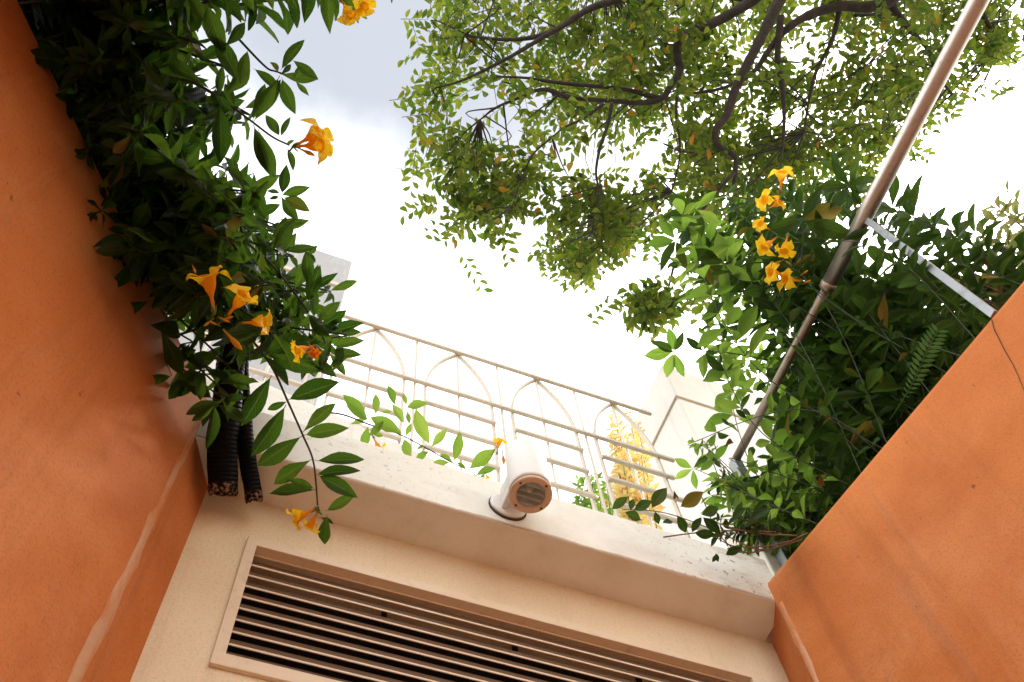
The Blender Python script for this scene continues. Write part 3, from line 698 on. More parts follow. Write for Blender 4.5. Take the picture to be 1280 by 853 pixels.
# ------------------------------------------------------------------ black hoses by the left corner
def hose(label, pts, dep, rr_, seed):
    r = random.Random(seed); P = smooth_path([at(*p, d) for p, d in zip(pts, dep)], 7); n = 16
    th = Thing('hanging_hose', P[0], label, 'hose', 'black hoses hanging in the left corner'); vs = []; fs = []; uv = []
    t = unit(P[1]-P[0]); a = unit(np.cross(t, (0, 1, 0)))
    for i, p in enumerate(P):
        t = unit(P[min(i+1, len(P)-1)]-P[max(i-1, 0)]); a = unit(a-t*(a@t)); b = np.cross(t, a)
        for k in range(n):
            w = 2*math.pi*k/n; R_ = rr_*(1+.05*math.sin(3*w+i*.5)+r.uniform(-.03, .03)); q = p+R_*(math.cos(w)*a+math.sin(w)*b)
            if i == len(P)-1: q = q+t*r.uniform(-.010, .006)
            vs.append(q); uv.append((k/n, i/(len(P)-1)))
    for i in range(len(P)-1):
        for k in range(n): fs.append((i*n+k, i*n+(k+1) % n, (i+1)*n+(k+1) % n, (i+1)*n+k))
    c = len(vs); vs.append(P[-1]-t*.02); uv.append((.5, 1))
    for k in range(n): fs.append(((len(P)-1)*n+k, (len(P)-1)*n+(k+1) % n, c))
    mb = MB().add(vs, fs); ob = th.part('hose_body', mb, M_HOSE, True)
    lay = ob.data.uv_layers.new(); lay.data.foreach_set('uv', np.array([uv[i] for q in fs for i in q]).ravel())
hose('thick black hose with chipped pale end hanging nearest the left orange wall', [(300, 400), (290, 450), (284, 500), (279, 560), (278, 619)], [2.62, 2.55, 2.50, 2.47, 2.44], .036, 1)
hose('thinner black hose with chipped end hanging beside the thick one over the cream wall', [(300, 420), (301, 465), (304, 520), (310, 575), (318, 628)], [2.66, 2.58, 2.53, 2.50, 2.47], .0215, 2)

# ------------------------------------------------------------------ buildings behind
c = on_y(441, 327, 6.0)
ab = Thing('tall_building', (c[0]-2, 6.5, 0), 'tall grey apartment block rising behind the left vine', 'building', kind='thing')
ab.part('wall', MB().box((c[0]-5, 6.0, 0), (c[0], 10, c[2])), M_GREYF, bevel=.02)
zl = on_y(428, 360, 6.0)[2]; ab.part('string_course', MB().box((c[0]-5, 5.96, zl-.06), (c[0]+.02, 5.998, zl+.06)), M_BAND)
ab.part('string_course', MB().box((c[0]-5, 5.96, zl-3.06), (c[0]+.02, 5.998, zl-2.94)), M_BAND)
c = on_y(826, 455, 2.6); bx, by, bz = c
wb = Thing('white_house', (bx+1.5, by+1, 0), 'white rendered house corner behind the railing and the green vine', 'building', kind='thing')
wb.part('wall', MB().box((bx, by, 0), (bx+3.2, by+4.0, bz)), M_FAR, bevel=.02)
z1_ = on_y(852, 499, 2.6)[2]
wb.part('string_course', MB().box((bx-.016, by-.016, z1_-.006), (bx+.75, by-.003, z1_+.008)), M_BAND)
wb.part('string_course', MB().box((bx-.016, by+.0, z1_-.006), (bx-.003, by+.75, z1_+.008)), M_BAND)
z2_ = on_y(884, 560, 2.6)[2]
wb.part('string_course', MB().box((bx-.016, by+.55, z2_-.9), (bx-.003, by+1.25, z2_-.886)), M_BAND)
wb.part('string_course', MB().box((bx-.016, by-.016, z2_-1.2), (bx-.003, by+.75, z2_-1.186)), M_BAND)

# ================================================================== PLANTS
# ---- the dark vine over the left wall
rng = random.Random(11)
lv = Thing('flowering_vine', (LB[0]+LD[0]*.9+LO[0]*.3, LB[1]+LD[1]*.9+LO[1]*.3, LTOP-.12), 'big dark vine with yellow trumpet flowers spilling over the left orange wall', 'vine')
stems = []; LV = []
def wall_root(py_hint, rng):
    s = np.clip((1.362-.1) - (py_hint/430.0)*1.0, -.2, 1.3)         # further up in the view = nearer to the lens
    q = LB + LD*max(.08, (1.362-(0.35+.8*py_hint/430.0))/.8)*1.0
    q = q + LO*rng.uniform(.03, .3); return np.array([q[0], q[1], LTOP-.03])
dense = [(-30,-40),(15,40),(70,130),(95,210),(120,300),(190,375),(250,410),(300,430),(340,410),(345,370),(315,310),(295,240),(235,180),(205,110),(230,40),(240,-40)]
rim = [(215,110),(260,60),(290,90),(300,170),(330,240),(345,300),(375,370),(370,440),(330,450),(300,420),(320,330),(290,230)]
low = [(190,400),(240,430),(300,470),(340,480),(340,540),(300,500),(250,500),(205,450)]
edge = [(340,290),(390,320),(415,390),(420,470),(380,470),(345,400)]
for poly, cnt, dr, sz in ((edge, 11, (2.35, 2.7), .095), (dense, 165, (2.15, 2.85), .105), (rim, 13, (2.3, 2.7), .10), (low, 6, (2.25, 2.5), .11)):
    for _ in range(cnt):
        tx, ty = pick(poly, rng); dep = rng.uniform(*dr); q = at(tx, ty, dep); root = wall_root(min(ty, 400)+rng.uniform(-60, 60), rng)
        mid = root*.5+q*.5+np.array([rng.uniform(-.05, .05), rng.uniform(-.05, .05), rng.uniform(.08, .3)])
        shoot(stems, LV, [root, mid, q+(q-mid)*.06+np.array([0, 0, .03]), q], rng, gap=.062, start=rng.uniform(.3, .5), size=sz*rng.uniform(.8, 1.15))
def px_stem(pts, dep, r0=.0035, r1=.002):
    P = [at(*p, d) for p, d in zip(pts, dep)]; S = smooth_path(P, 6); stems.insert(0, (S, [r0+(r1-r0)*i/(len(S)-1) for i in range(len(S))])); return P
def near_corner(Mx): x, y, d = proj(Mx[:3, 3]); return x < 300 and y > 365
LV = [q for q in LV if not near_corner(q) or rng.random() < .38]
for _ in range(190):                             # vine continued out of frame; its unseen shoots are added to shade the wall
    s_ = rng.uniform(.9, 2.6); q0 = LB+LD*s_+LO*rng.uniform(.03, .3); root = np.array([q0[0], q0[1], LTOP-.03])
    out = rng.uniform(.15, .85 if s_ < 1.5 else 1.25); q1 = LB+LD*(s_+rng.uniform(-.25, .2))-LO*out; q = np.array([q1[0], q1[1], LTOP+rng.uniform(-.15, .45)-.25*out])
    x_, y_, d_ = proj(q)
    if x_ > 40 and y_ > 20 and d_ > 0: continue
    mid = root*.5+q*.5+np.array([0, 0, rng.uniform(.1, .3)])
    shoot(stems, LV, [root, mid, q], rng, gap=.08, start=rng.uniform(.1, .4), size=.12)
# the shoot that hangs in front of the ledge
px_stem([(300,395),(312,420),(340,459),(359,500),(379,545),(391,574),(395,604),(397,632)], [2.35]*8)
Z = lambda x, y: (220+x*.3283, 420+y*.3283)
for b, t in [((425,245),(620,170)),((425,250),(338,285)),((420,262),(296,470)),((365,150),(252,350)),((485,378),(300,500)),((488,378),(645,345)),((480,370),(600,250)),
             ((518,470),(360,556)),((530,476),(716,466)),((532,528),(700,500)),((532,586),(352,590)),((528,582),(430,545)),((540,530),(688,606)),((570,668),(684,606)),((575,680),(562,802)),((548,690),(600,712)),
             ((150,258),(62,330)),((150,258),(130,440)),((158,262),(270,330)),((155,250),(268,225)),((110,120),(90,250)),((118,120),(215,175)),((105,120),(0,235)),((330,60),(560,140)),((320,62),(520,5)),((330,70),(440,180))]:
    hero(LV, Z(*b), Z(*t), 2.33+rng.uniform(-.03, .03), rng.uniform(-.02, .02), spin=rng.uniform(-.35, .35))
# the shoot with the twin flower against the sky
px_stem([(150,50),(195,90),(243,104),(278,125),(312,150),(340,171),(362,182)], [2.25]*7)
Q = lambda x, y: (120+x*.2814, 80+y*.2814)
for b, t in [((545,150),(560,0)),((560,148),(705,10)),((548,155),(570,440)),((530,140),(590,195)),((695,255),(760,90)),((700,258),(825,70)),((700,270),(775,500)),((720,290),(800,510)),((818,325),(755,222)),((820,325),(860,232)),
             ((850,370),(880,462)),((845,355),(875,345)),((700,20),(825,115)),((815,45),(990,75)),((820,48),(870,0)),((825,60),(878,225)),((885,75),(940,140)),((880,70),(915,5)),((810,40),(780,-20)),
             ((820,585),(945,545)),((820,585),(880,690)),((825,580),(850,450)),((815,590),(770,600)),((830,590),(945,645)),((820,575),(760,560)),
             ((810,690),(935,710)),((830,830),(975,815)),((690,640),(770,520)),((760,700),(690,560)),((780,800),(850,680)),((780,830),(890,690)),((830,850),(890,750)),((480,90),(300,-20)),((470,85),(250,20))]:
    hero(LV, Q(*b), Q(*t), 2.22+rng.uniform(-.05, .05), rng.uniform(-.03, .03), spin=rng.uniform(-.4, .4))
px_stem([(290,40),(330,82),(346,90),(385,101)], [2.3]*4, .003, .0015)
# upper edge of the frame
px_stem([(300,-70),(350,-40),(400,-18),(432,-8),(452,-6)], [2.15]*5)
for b, t in [((388,-25),(383,25)),((410,-22),(409,40)),((350,-30),(372,13)),((330,-35),(340,10)),((300,-20),(318,12)),((230,-20),(258,32)),((258,5),(279,68)),((270,-30),(300,28)),((425,-8),(448,28)),((445,-4),(472,-2)),
             ((365,75),(398,98)),((351,88),(378,48)),((350,95),(318,150)),((280,60),(310,30)),((310,62),(300,105)),((300,105),(270,40))]:
    hero(LV, b, t, 2.15+rng.uniform(-.04, .04), rng.uniform(-.02, .02), spin=rng.uniform(-.4, .4))
# the right edge against the railing
px_stem([(300,270),(307,300),(339,330),(375,375),(397,409),(407,430)], [2.4]*6)
E_ = lambda x, y: (380+x*.2228, 290+y*.2228)
for b, t in [((20,400),(90,190)),((60,480),(60,310)),((70,510),(205,390)),((75,540),(180,530)),((90,580),(335,510)),((100,570),(220,490)),((130,670),(330,690)),((140,680),(240,800)),((150,640),(330,600)),((120,640),(170,580)),((20,130),(70,80)),((10,110),(75,170)),
             ((40,320),(180,240)),((30,330),(10,110)),((30,720),(185,810)),((110,700),(0,700)),((130,770),(230,700)),((20,560),(120,700))]:
    hero(LV, E_(*b), E_(*t), 2.4+rng.uniform(-.05, .05), rng.uniform(-.03, .03), spin=rng.uniform(-.4, .4))
# dark leaves against the orange wall
for b, t in [((85,150),(22,150)),((130,350),(74,350)),((190,375),(140,398)),((150,398),(152,438)),((215,470),(180,478)),((240,470),(205,500)),((128,330),(112,392)),((200,410),(230,470))]:
    hero(LV, b, t, 2.33, rng.uniform(-.03, .03), spin=rng.uniform(-.4, .4))
px_stem([(190,300),(165,360),(152,400)], [2.38]*3, .002, .001); px_stem([(210,380),(205,440),(215,470)], [2.38]*3, .002, .001)
for b, t, sc2, wl in [((268,392),(260,343),1.1,0),((283,397),(303,372),1.2,0),((299,404),(330,403),1.15,0),((396,432),(372,438),1.15,0),((385,428),(394,442),1.0,1),
                  ((366,184),(404,163),1.0,0),((367,183),(405,182),1.0,0),((425,-2),(439,20),1.1,0),((463,-6),(455,10),1.0,0),((398,634),(366,650),1.0,0),((399,637),(385,662),1.0,0)]:
    dp = 2.12; dp = 2.30 if b[1] > 600 else dp
    toward = rng.uniform(-.035, .005)
    flower(lv, at(*b, dp), at(*t, dp+toward), rng, sc2, bool(wl), at(b[0]+rng.uniform(-9, 9), b[1]+6, dp+.03))
for b, t in [((279,412),(303,438)),((240,330),(245,342)),((275,400),(292,396)),((272,396),(288,403)),((372,185),(394,195)),((268,398),(255,408)),((276,408),(262,402))]:
    dp = 2.12; bud(lv, at(*b, dp), at(*t, dp-.01))
build_stems(lv, stems, M_STEM, 50)
place_leaves(lv, K_VINE, LV, 300, 10)

# ---- the vine growing on the right terrace
rng = random.Random(23); stems = []; RV = []
rv = Thing('flowering_vine', (2.0, .6, RTOP-.14), 'leafy green vine with yellow flowers growing around the steel handrail', 'vine')
core = [(1010,280),(1075,320),(1110,355),(1160,390),(1210,412),(1125,505),(1060,590),(990,680),(955,640),(925,570),(945,480),(990,390),(975,320)]
left = [(860,270),(900,250),(960,255),(1010,230),(1070,225),(1070,260),(1000,310),(960,400),(930,480),(905,540),(885,540),(890,470),(870,420),(850,370),(830,330)]
corner = [(890,570),(930,590),(985,650),(985,685),(950,680),(905,640)]
tip = [(870,540),(930,560),(960,620),(960,660),(900,600),(870,590)]
top = [(1110,345),(1150,350),(1240,372),(1262,375),(1235,400),(1190,395)]
for poly, cnt, dr, sz in ((core, 80, (3.65, 4.5), .105), (left, 26, (3.5, 4.2), .11), (tip, 14, (3.15, 3.5), .085), (corner, 10, (3.0, 3.3), .075), (top, 9, (3.6, 4.0), .10)):
    for _ in range(cnt):
        tx, ty = pick(poly, rng); dep = rng.uniform(*dr); q = at(tx, ty, dep)
        yb = np.clip(q[1]+rng.uniform(-.3, .3), -.4, 1.9); xw = RB[0]+(1.362-yb)*.194
        root = np.array([max(xw+.1, xw+rng.uniform(.1, .7)), yb, RTOP-.03])
        mid = root*.5+q*.5+np.array([rng.uniform(-.16, .2), rng.uniform(-.2, .2), rng.uniform(.0, .16)])
        shoot(stems, RV, [root, mid, q+(q-mid)*.05+np.array([0, 0, .04]), q], rng, r0=.0022, r1=.0011, gap=.075, start=rng.uniform(.12, .4), size=sz*rng.uniform(.8, 1.15), n=(3, 5))
def ring(cx, cy, dep, angs, r, rg):
    for a, rr2 in zip(angs, r): hero(RV, (cx, cy), (cx+rr2*math.cos(rad(a)), cy-rr2*math.sin(rad(a))), dep, rg.uniform(-.05, .02), spin=rg.uniform(-.3, .3))
for cx, cy, dep, angs, r in [(1062,232,3.0,(20,75,130,185,230,300),(38,40,38,40,36,30)),(1048,212,3.1,(60,110,160,10),(26,28,26,24)),(1002,275,2.95,(20,60,200,340),(60,50,40,70)),
                             (870,262,3.2,(150,190,230,280,330,40),(38,40,36,40,34,34)),(845,300,3.1,(130,190,240,290,30),(36,36,40,38,34)),(905,330,3.0,(100,160,215,270,330),(40,44,44,44,40)),(842,440,3.1,(100,150,190,255,290,60),(30,28,36,32,34,28)),
                             (880,440,3.05,(80,140,265,310),(30,26,32,30)),(866,586,2.95,(40,150,210,280),(28,26,26,26)),(900,365,3.0,(120,180,250,300,40),(40,38,42,36,34)),(1015,470,2.92,(60,130,200,330),(30,30,28,40)),(925,590,2.9,(20,160,220,300),(26,26,24,28))]:
    ring(cx, cy, dep+.48, angs, r, rng)
def px_stem2(pts, dep, r0=.003, r1=.0016):
    P = [at(*p, dep+.48) for p in pts]; S = smooth_path(P, 6); stems.insert(0, (S, [r0+(r1-r0)*i/(len(S)-1) for i in range(len(S))]))
px_stem2([(1120,300),(1080,262),(1055,222),(1045,205)], 3.02); px_stem2([(980,330),(935,330),(890,350),(866,300)], 3.12); px_stem2([(960,450),(900,440),(842,440),(815,440)], 3.1, .0025, .001)
px_stem2([(985,620),(940,600),(905,600),(868,586)], 2.96, .0025, .001); px_stem2([(1000,340),(1004,300),(1002,275)], 2.97); px_stem2([(1100,520),(1050,490),(1015,470)], 2.93)
for b, t in [((975,242),(978,217)),((975,251),(956,250)),((958,262),(974,254)),((963,288),(951,280)),((972,296),(957,308)),((985,292),(980,313)),((984,345),(964,341)),((1003,352),(982,349))]:
    flower(rv, at(*b, 3.32), at(*t, 3.29), rng, 1.2, False, at(b[0]+rng.uniform(4, 14), b[1]+rng.uniform(2, 10), 3.36))
for b, t in [((980,325),(968,330)),((990,332),(982,326)),((1000,345),(1010,338)),((1002,356),(1014,350))]: bud(rv, at(*b, 3.32), at(*t, 3.31))
rail_p = [np.array([1.66, y, Z0+3.19]) for y in np.linspace(1.4, -.4, 40)]; RX, RY, RDp = proj(np.array(rail_p))
def crowds_rail(Mx):                              # leaves trained off the handrail
    p = Mx[:3, 3]+Mx[:3, 1]*.5; x, y, d = proj(p); k = np.argmin((RX-x)**2+(RY-y)**2)
    return d < RDp[k]+.06 and math.hypot(RX[k]-x, RY[k]-y) < 30
RV = [q for q in RV if not crowds_rail(q) or rng.random() < .16]
build_stems(rv, stems, M_STEM, 50)
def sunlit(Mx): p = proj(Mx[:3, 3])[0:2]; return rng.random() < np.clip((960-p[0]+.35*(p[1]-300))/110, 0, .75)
backlit = [q for q in RV if sunlit(q)]; ids = set(map(id, backlit))
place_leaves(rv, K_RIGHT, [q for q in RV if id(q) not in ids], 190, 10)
place_leaves(rv, K_YOUNG_LIT, backlit, 110, 10)  # backlight put into the colour: these take the brighter leaf

# ---- trailing shoot behind the ledge
rng = random.Random(31); stems = []; TL = []
ts = Thing('trailing_shoot', at(430, 525, 2.9), 'young flowering shoot trailing along the ledge towards the white spotlight', 'vine')
V7 = lambda x, y: (400+x*.1875, 480+y*.1875)
px = [(60,190),(170,210),(320,268),(440,305),(560,350),(720,435),(860,515),(975,570),(1050,615)]
S = smooth_path([at(*V7(*p), 2.86) for p in px], 5); stems.append((S, [.0028-.0015*i/len(S) for i in range(len(S))]))
for b, t in [((325,245),(155,75)),((320,250),(185,140)),((372,212),(372,65)),((500,150),(460,8)),((560,338),(335,222)),((565,270),(488,140)),((570,352),(605,265)),((738,418),(622,175)),((738,425),(848,308)),((610,512),(552,368)),((625,522),(722,450)),((725,548),(852,515)),
             ((890,525),(948,325)),((890,525),(800,465)),((975,570),(920,520)),((985,572),(1168,440)),((1035,612),(1165,550)),((322,275),(285,425)),((570,160),(706,118)),((578,150),(556,62)),((340,332),(425,350)),((580,180),(600,260)),((200,270),(300,240)),((400,190),(475,185)),((640,440),(690,410)),((430,240),(330,345)),((1100,600),(1070,640))]:
    hero(TL, V7(*b), V7(*t), 2.85+rng.uniform(-.02, .02), rng.uniform(-.03, .02), spin=rng.uniform(-.35, .35))
flower(ts, at(466, 545, 2.84), at(474, 561, 2.83), rng, 1.2); flower(ts, at(621, 568, 2.86), at(626, 545, 2.86), rng, .9); flower(ts, at(606, 590, 2.86), at(611, 600, 2.85), rng, .8)
bud(ts, at(628, 562, 2.86), at(630, 582, 2.86))
build_stems(ts, stems, M_STEM); place_leaves(ts, K_YOUNG_LIT, TL, 300, 8)

# ---- creeper on the right end of the ledge
rng = random.Random(37); stems = []; CL = []
cp = Thing('creeper', at(985, 683, 2.8), 'thin dark leaved creeper with reddish stems on the right end of the ledge', 'creeper')
V4 = lambda x, y: (760+x*.3281, 440+y*.3281)
for pth in ([(760,690),(640,745),(560,750),(450,700),(330,650),(200,610),(60,600)], [(740,715),(600,755),(500,760),(420,690),(360,560),(340,540)], [(720,700),(560,690),(440,660),(400,640)], [(700,720),(600,740),(480,740),(400,700)], [(210,706),(330,690),(480,680),(640,686)]):
    S = smooth_path([at(*V4(*p), 2.77) for p in pth], 5); stems.append((S, [.0022-.001*i/len(S) for i in range(len(S))]))
for b, t in [((15,602),(68,552)),((85,605),(95,556)),((95,606),(170,568)),((165,598),(218,512)),((178,606),(192,658)),((205,652),(252,645)),((272,592),(365,538)),((262,620),(302,690)),((318,690),(352,628)),((358,628),(432,692)),((325,688),(408,700)),((352,622),(425,595)),((445,775),(508,742)),((60,610),(130,640)),
             ((470,640),(520,590)),((540,670),(580,700)),((540,640),(615,590)),((410,765),(418,800)),((420,770),(396,800)),((500,650),(510,620))]:
    hero(CL, V4(*b), V4(*t), 2.75+rng.uniform(-.02, .02), rng.uniform(-.02, .02), spin=rng.uniform(-.4, .4))
build_stems(cp, stems, M_STEMR); place_leaves(cp, K_CREEP, CL, 300, 6)
CL2 = []
for k in range(8):
    q0 = V4(rng.uniform(560, 700), rng.uniform(690, 730)); q1 = V4(rng.uniform(420, 640), rng.uniform(560, 700))
    shoot(stems := [], CL2, [at(*q0, 2.85), at((q0[0]+q1[0])/2+rng.uniform(-6, 6), (q0[1]+q1[1])/2-6, 2.82), at(*q1, 2.80)], rng, r0=.0016, r1=.0008, gap=.045, start=.15, size=.055, n=(2, 3)); build_stems(cp, stems, M_STEMR)
place_leaves(cp, K_CREEP, CL2, 120, 6)
DL = []
for b, t in [((905,560),(918,550)),((1025,590),(1029,610)),((842,612),(846,626))]: hero(DL, b, t, 2.82, .01)
place_leaves(cp, K_DRY, DL, 10, 4)

# ---- red tinged shrub far right
rng = random.Random(41); stems = []; SL = []
sh = Thing('shrub', (2.35, .35, RTOP-.14), 'tall shrub with pale red tinged leaves at the far right above the orange wall', 'shrub')
for k in range(16):
    q = at(rng.uniform(1215, 1300), rng.uniform(235, 350), rng.uniform(3.4, 3.8)); root = np.array([2.35+rng.uniform(-.1, .1), .35+rng.uniform(-.1, .1), RTOP-.12])
    shoot(stems, SL, [root, root*.5+q*.5+np.array([.05, 0, .05]), q], rng, gap=.075, start=.45, size=.085, n=(2, 3))
for k in range(6):
    q = at(rng.uniform(1170, 1235), rng.uniform(335, 365), rng.uniform(3.3, 3.5)); root = np.array([2.3+rng.uniform(-.1, .1), .4+rng.uniform(-.1, .1), RTOP-.12])
    shoot(stems, SL, [root, root*.5+q*.5+np.array([.0, 0, .05]), q], rng, gap=.075, start=.5, size=.085, n=(2, 3))
build_stems(sh, stems, M_STEMR, 40); place_leaves(sh, K_SHRUB, SL, 300, 8)

# ---- fern frond over the orange wall
fe = Thing('fern', at(1120, 515, 2.80), 'small pale green fern frond over the edge of the bright orange wall', 'fern'); FL = []
P = smooth_path([at(*p, d) for p, d in zip([(1112,525),(1131,496),(1145,470),(1158,440),(1172,415)], [2.80, 2.74, 2.72, 2.70, 2.70])], 5)
fe.part('rachis', MB().tube(P, [.0014]*len(P), 5), M_FERN, True)
for i in range(3, len(P)):
    t = unit(P[min(i+1, len(P)-1)]-P[i-1]); vw = unit(P[i]-CAM); sd = unit(np.cross(t, vw)); ln = .030*math.sin(math.pi*min(1, .25+.75*(1-(i-3)/(len(P)-3))))+.006
    for s in (-1, 1): FL.append(frame(P[i], sd*s+t*.55, -vw, ln))
place_leaves(fe, K_FERN, FL, 100, 3)

# ---- potted shrubs on the roof behind the railing
rng = random.Random(43); CR = []; stems = []
cr_ = Thing('croton', (1.55, 2.15, Z0+2.30), 'yellow croton bush with red leaves on the roof behind the railing', 'bush')
for k in range(22):
    q = on_y(rng.gauss(775, 15), rng.uniform(510, 650), 2.15+rng.uniform(-.12, .12)); root = np.array([q[0]*.4+1.45*.6, 2.15, Z0+2.3])
    shoot(stems, CR, [root, root*.5+q*.5, q], rng, gap=.07, start=.6, size=.06, n=(3, 4))
build_stems(cr_, stems, M_STEM, 10); place_leaves(cr_, K_CROTON, CR, 300, 5)
rng = random.Random(47); GB = []; stems = []
gb = Thing('bush', (1.15, 1.95, Z0+2.30), 'small bright green bush on the roof between spotlight and croton', 'bush')
for k in range(16):
    q = on_y(rng.gauss(735, 14), rng.uniform(592, 650), 1.95+rng.uniform(-.08, .08)); root = np.array([q[0]*.5+1.15*.5, 1.95, Z0+2.3])
    shoot(stems, GB, [root, root*.5+q*.5, q], rng, gap=.06, start=.5, size=.05, n=(3, 4))
build_stems(gb, stems, M_STEM, 10); place_leaves(gb, K_YOUNG_LIT, GB, 300, 5)

# ---- the tree overhead
rng = random.Random(53); nr = np.random.default_rng(7)
tr = Thing('tree', (5.2, -1.7, 0), 'large tree with spreading dark limbs and small yellow green leaves overhead', 'tree')
fork = np.array([4.5, -1.25, 8.0])
tr.part('trunk', MB().tube(smooth_path([(5.2, -1.7, -.1), (5.15, -1.65, 2.0), (5.0, -1.5, 4.5), (4.8, -1.4, 6.5), tuple(fork)], 5), [.30, .26, .25, .24, .235, .23, .22, .22, .215, .21, .205, .20, .195, .19, .18, .175, .17, .165, .16, .155, .15], 16), M_BARK, True)
TD = 7.25
def limb(pts, r0, r1, dep=TD, root=None, name='branch', n=9):
    P = [at(*p[:2], p[2] if len(p) > 2 else dep) for p in pts]
    if root is not None: P = [root] + P
    P = smooth_path(P, 6); R_ = [r0+(r1-r0)*(i/(len(P)-1))**.8 for i in range(len(P))]
    R_ = [q*(1+.10*rng.uniform(-1, 1)) for q in R_]
    tr.part(name, MB().tube(P, R_, n), M_BARK, True); return P
limbs = []
limbs.append(limb([(1230,-80),(1110,2),(1050,8),(1010,20),(982,38),(962,62),(940,92),(905,110),(860,118)], .06, .009, root=fork))
limbs.append(limb([(1100,-90),(1000,-40),(975,0),(955,40),(937,75),(920,110),(908,145),(895,162),(897,182),(918,196),(919,215),(916,240)], .055, .014, 7.05, root=fork))
limbs.append(limb([(1080,-110),(980,-40),(945,-3),(900,25),(852,48),(847,72),(850,88),(838,108),(826,124),(800,129),(770,127),(715,123),(690,118)], .055, .012, 7.3, root=fork))
limbs.append(limb([(826,124),(780,112),(700,104),(660,98),(620,96)], .022, .008, 7.3))
limbs.append(limb([(715,124),(680,112),(650,122),(620,135),(600,150)], .02, .006, 7.3))
limbs.append(limb([(755,130),(730,148),(705,160),(690,172)], .014, .005, 7.2))
limbs.append(limb([(765,128),(760,155),(750,185),(745,215),(748,245),(740,290)], .016, .006, 7.1))
limbs.append(limb([(976,20),(972,70),(978,110),(980,150),(978,185)], .03, .01, 7.2))
limbs.append(limb([(1050,8),(1040,50),(1020,90),(1010,130),(1005,165)], .022, .007, 7.3))
limbs.append(limb([(1110,2),(1135,35),(1160,62),(1172,95),(1190,118)], .03, .008, 7.4))
limbs.append(limb([(1180,-60),(1210,-10),(1235,30),(1250,60)], .05, .01, 8.0, root=fork))
limbs.append(limb([(945,-3),(880,-10),(800,-5),(740,10),(690,40),(640,50),(580,45)], .05, .01, 7.4))
limbs.append(limb([(800,-5),(720,-40),(640,-30),(580,-10)], .04, .008, 8.1))
limbs.append(limb([(690,172),(665,195),(650,230),(640,260)], .008, .004, 7.15))
limbs.append(limb([(690,40),(640,70),(580,100),(545,110)], .02, .006, 7.3))
limbs.append(limb([(918,215),(880,260),(850,310),(838,350),(832,380)], .015, .006, 7.0))
limbs.append(limb([(850,88),(845,140),(850,190),(840,240)], .014, .005, 7.2))
LP = np.array([p for l in limbs for p in l[3:]])
crown = [(545,-30),(560,10),(530,60),(500,90),(515,140),(520,200),(545,240),(590,285),(640,295),(668,250),(690,215),(720,245),(695,280),(690,340),(725,345),(760,335),(800,310),(828,280),(800,225),(800,190),(830,190),(850,260),(920,270),(1000,250),(1080,210),(1110,160),(1180,122),(1230,90),(1250,60),(1285,20),(1285,-30)]
holes = [((1005,50),34,44),((742,205),50,30),((640,180),18,14),((900,60),16,12),((1150,60),18,14),((780,60),14,10),((600,100),22,10),((790,215),20,18),((850,180),14,10),((1000,135),20,12),((700,190),14,10),((1090,60),14,16),((660,135),12,10),((930,170),12,12),((565,180),10,14),((610,215),10,8)]
def dens(x, y):
    f = 1.0
    for (cx, cy), a, b in holes: f *= 1-math.exp(-(((x-cx)/a)**2+((y-cy)/b)**2)*.9)
    if x < 700: f *= .62
    if y > 190 and x < 840: f *= .75
    return f
TLV = []; twigs = []
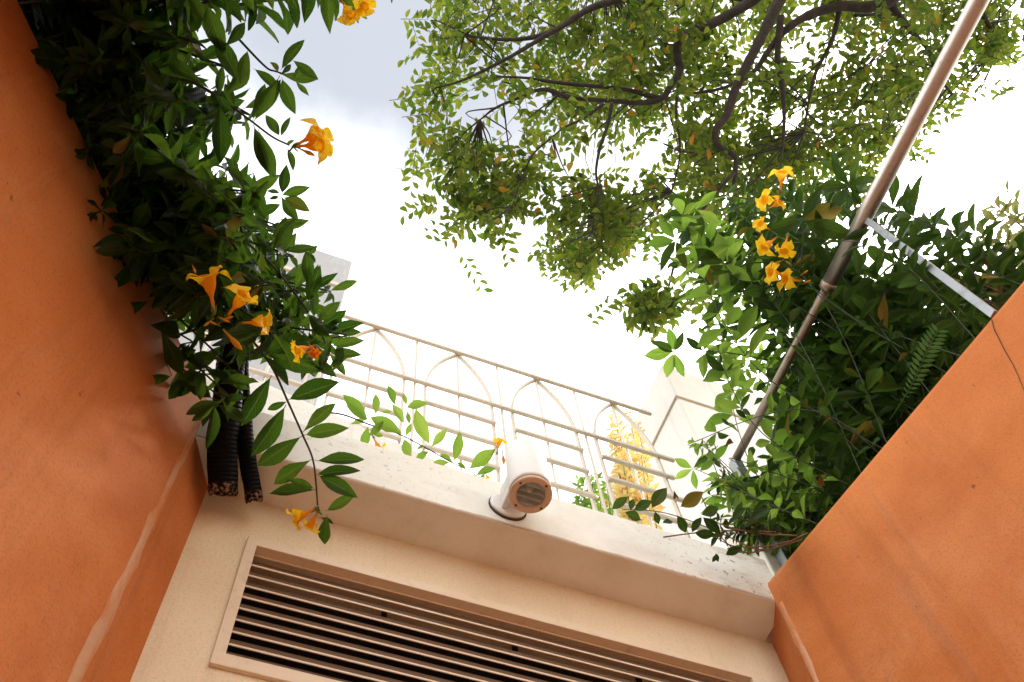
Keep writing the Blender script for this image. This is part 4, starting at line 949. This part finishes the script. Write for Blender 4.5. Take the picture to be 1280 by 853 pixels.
def spray(c, size=1.0):
    """a leafy twig: leaves set alternately, hanging a little"""
    d = unit(np.array([rng.gauss(0, 1), rng.gauss(0, 1), rng.gauss(-.25, .5)])); ln = rng.uniform(.18, .34)*size; p0 = c - d*ln*.5
    P = [p0+d*ln*k/4+np.array([0, 0, -.05*(k/4)**2]) for k in range(5)]; twigs.append((P, [.003, .0026, .0022, .0018, .001]))
    nlv = rng.randint(7, 11); up = np.array([rng.gauss(0, .35), rng.gauss(0, .35), 1.0])
    sd = unit(np.cross(d, up))
    for k in range(nlv):
        f = (k+1)/nlv; b = p0+d*ln*f+np.array([0, 0, -.05*f*f]); s = 1 if k % 2 else -1
        TLV.append(frame(b, sd*s*rng.uniform(.7, 1.1)+d*rng.uniform(.35, .9)+np.array([0, 0, -rng.uniform(0, .5)]), up+np.array([rng.gauss(0, .3), rng.gauss(0, .3), 0]), rng.uniform(.070, .112)*size, rng.gauss(0, .3)))
nb = 0; bough_twigs = []
while nb < 265:
    x, y = pick(crown, rng)
    if rng.random() > dens(x, y): continue
    nb += 1; dep = rng.uniform(7.6, 9.2) if rng.random() < .93 else rng.uniform(7.0, 7.5); c0 = at(x, y, dep)
    k = np.argmin(((LP-c0)**2).sum(1)); a = LP[k]
    if True:
        P = smooth_path([a, a*.55+c0*.45+np.array([rng.gauss(0, .14), rng.gauss(0, .14), rng.gauss(.05, .1)]), c0], 4); bough_twigs.append((P, [  .007-.005*i/(len(P)-1) for i in range(len(P))]))
    for _ in range(rng.randint(4, 8)):
        o_ = np.array([rng.gauss(0, .15), rng.gauss(0, .15), rng.gauss(0, .12)]); q = c0+o_; xx, yy, _d = proj(q)
        if rng.random() < dens(xx, yy) or rng.random() < .12: spray(q)
for cx, cy, sx, sy, n_ in ((595,205,34,26,17),(625,250,28,26,16),(600,268,16,12,12),(655,225,16,20,14),(560,190,16,18,14),(540,120,18,26,14),(738,300,26,24,17),(722,330,16,8,12),(775,280,26,20,13),(745,250,12,14,10)):
    c0 = at(cx, cy, 7.5); a = LP[np.argmin(((LP-c0)**2).sum(1))]
    P = smooth_path([a, a*.5+c0*.5+np.array([0, 0, .08]), c0], 4); bough_twigs.append((P, [.008-.005*i/(len(P)-1) for i in range(len(P))]))
    for _ in range(n_): spray(at(rng.gauss(cx, sx), rng.gauss(cy, sy), rng.uniform(7.2, 7.9)))
# the low bough beside the right vine
limb([(832,380),(845,378),(865,372),(885,380)], .010, .004, 6.9)
for _ in range(34):
    spray(at(rng.gauss(825, 26), rng.gauss(382, 11), rng.uniform(6.4, 7.0)))
mb = MB()
for P, R_ in bough_twigs: mb.tube(P, R_, 5, False)
for P, R_ in twigs: mb.tube(P[::2], R_[::2], 3, False)
o = tr.part('twigs', mb, M_BARK, True); o['kind'] = 'stuff'
place_leaves(tr, K_TREE, TLV, 300, 10, 'crown')
print('leaves', len(LV), len(RV), len(TLV), 'objects', len(bpy.data.objects))
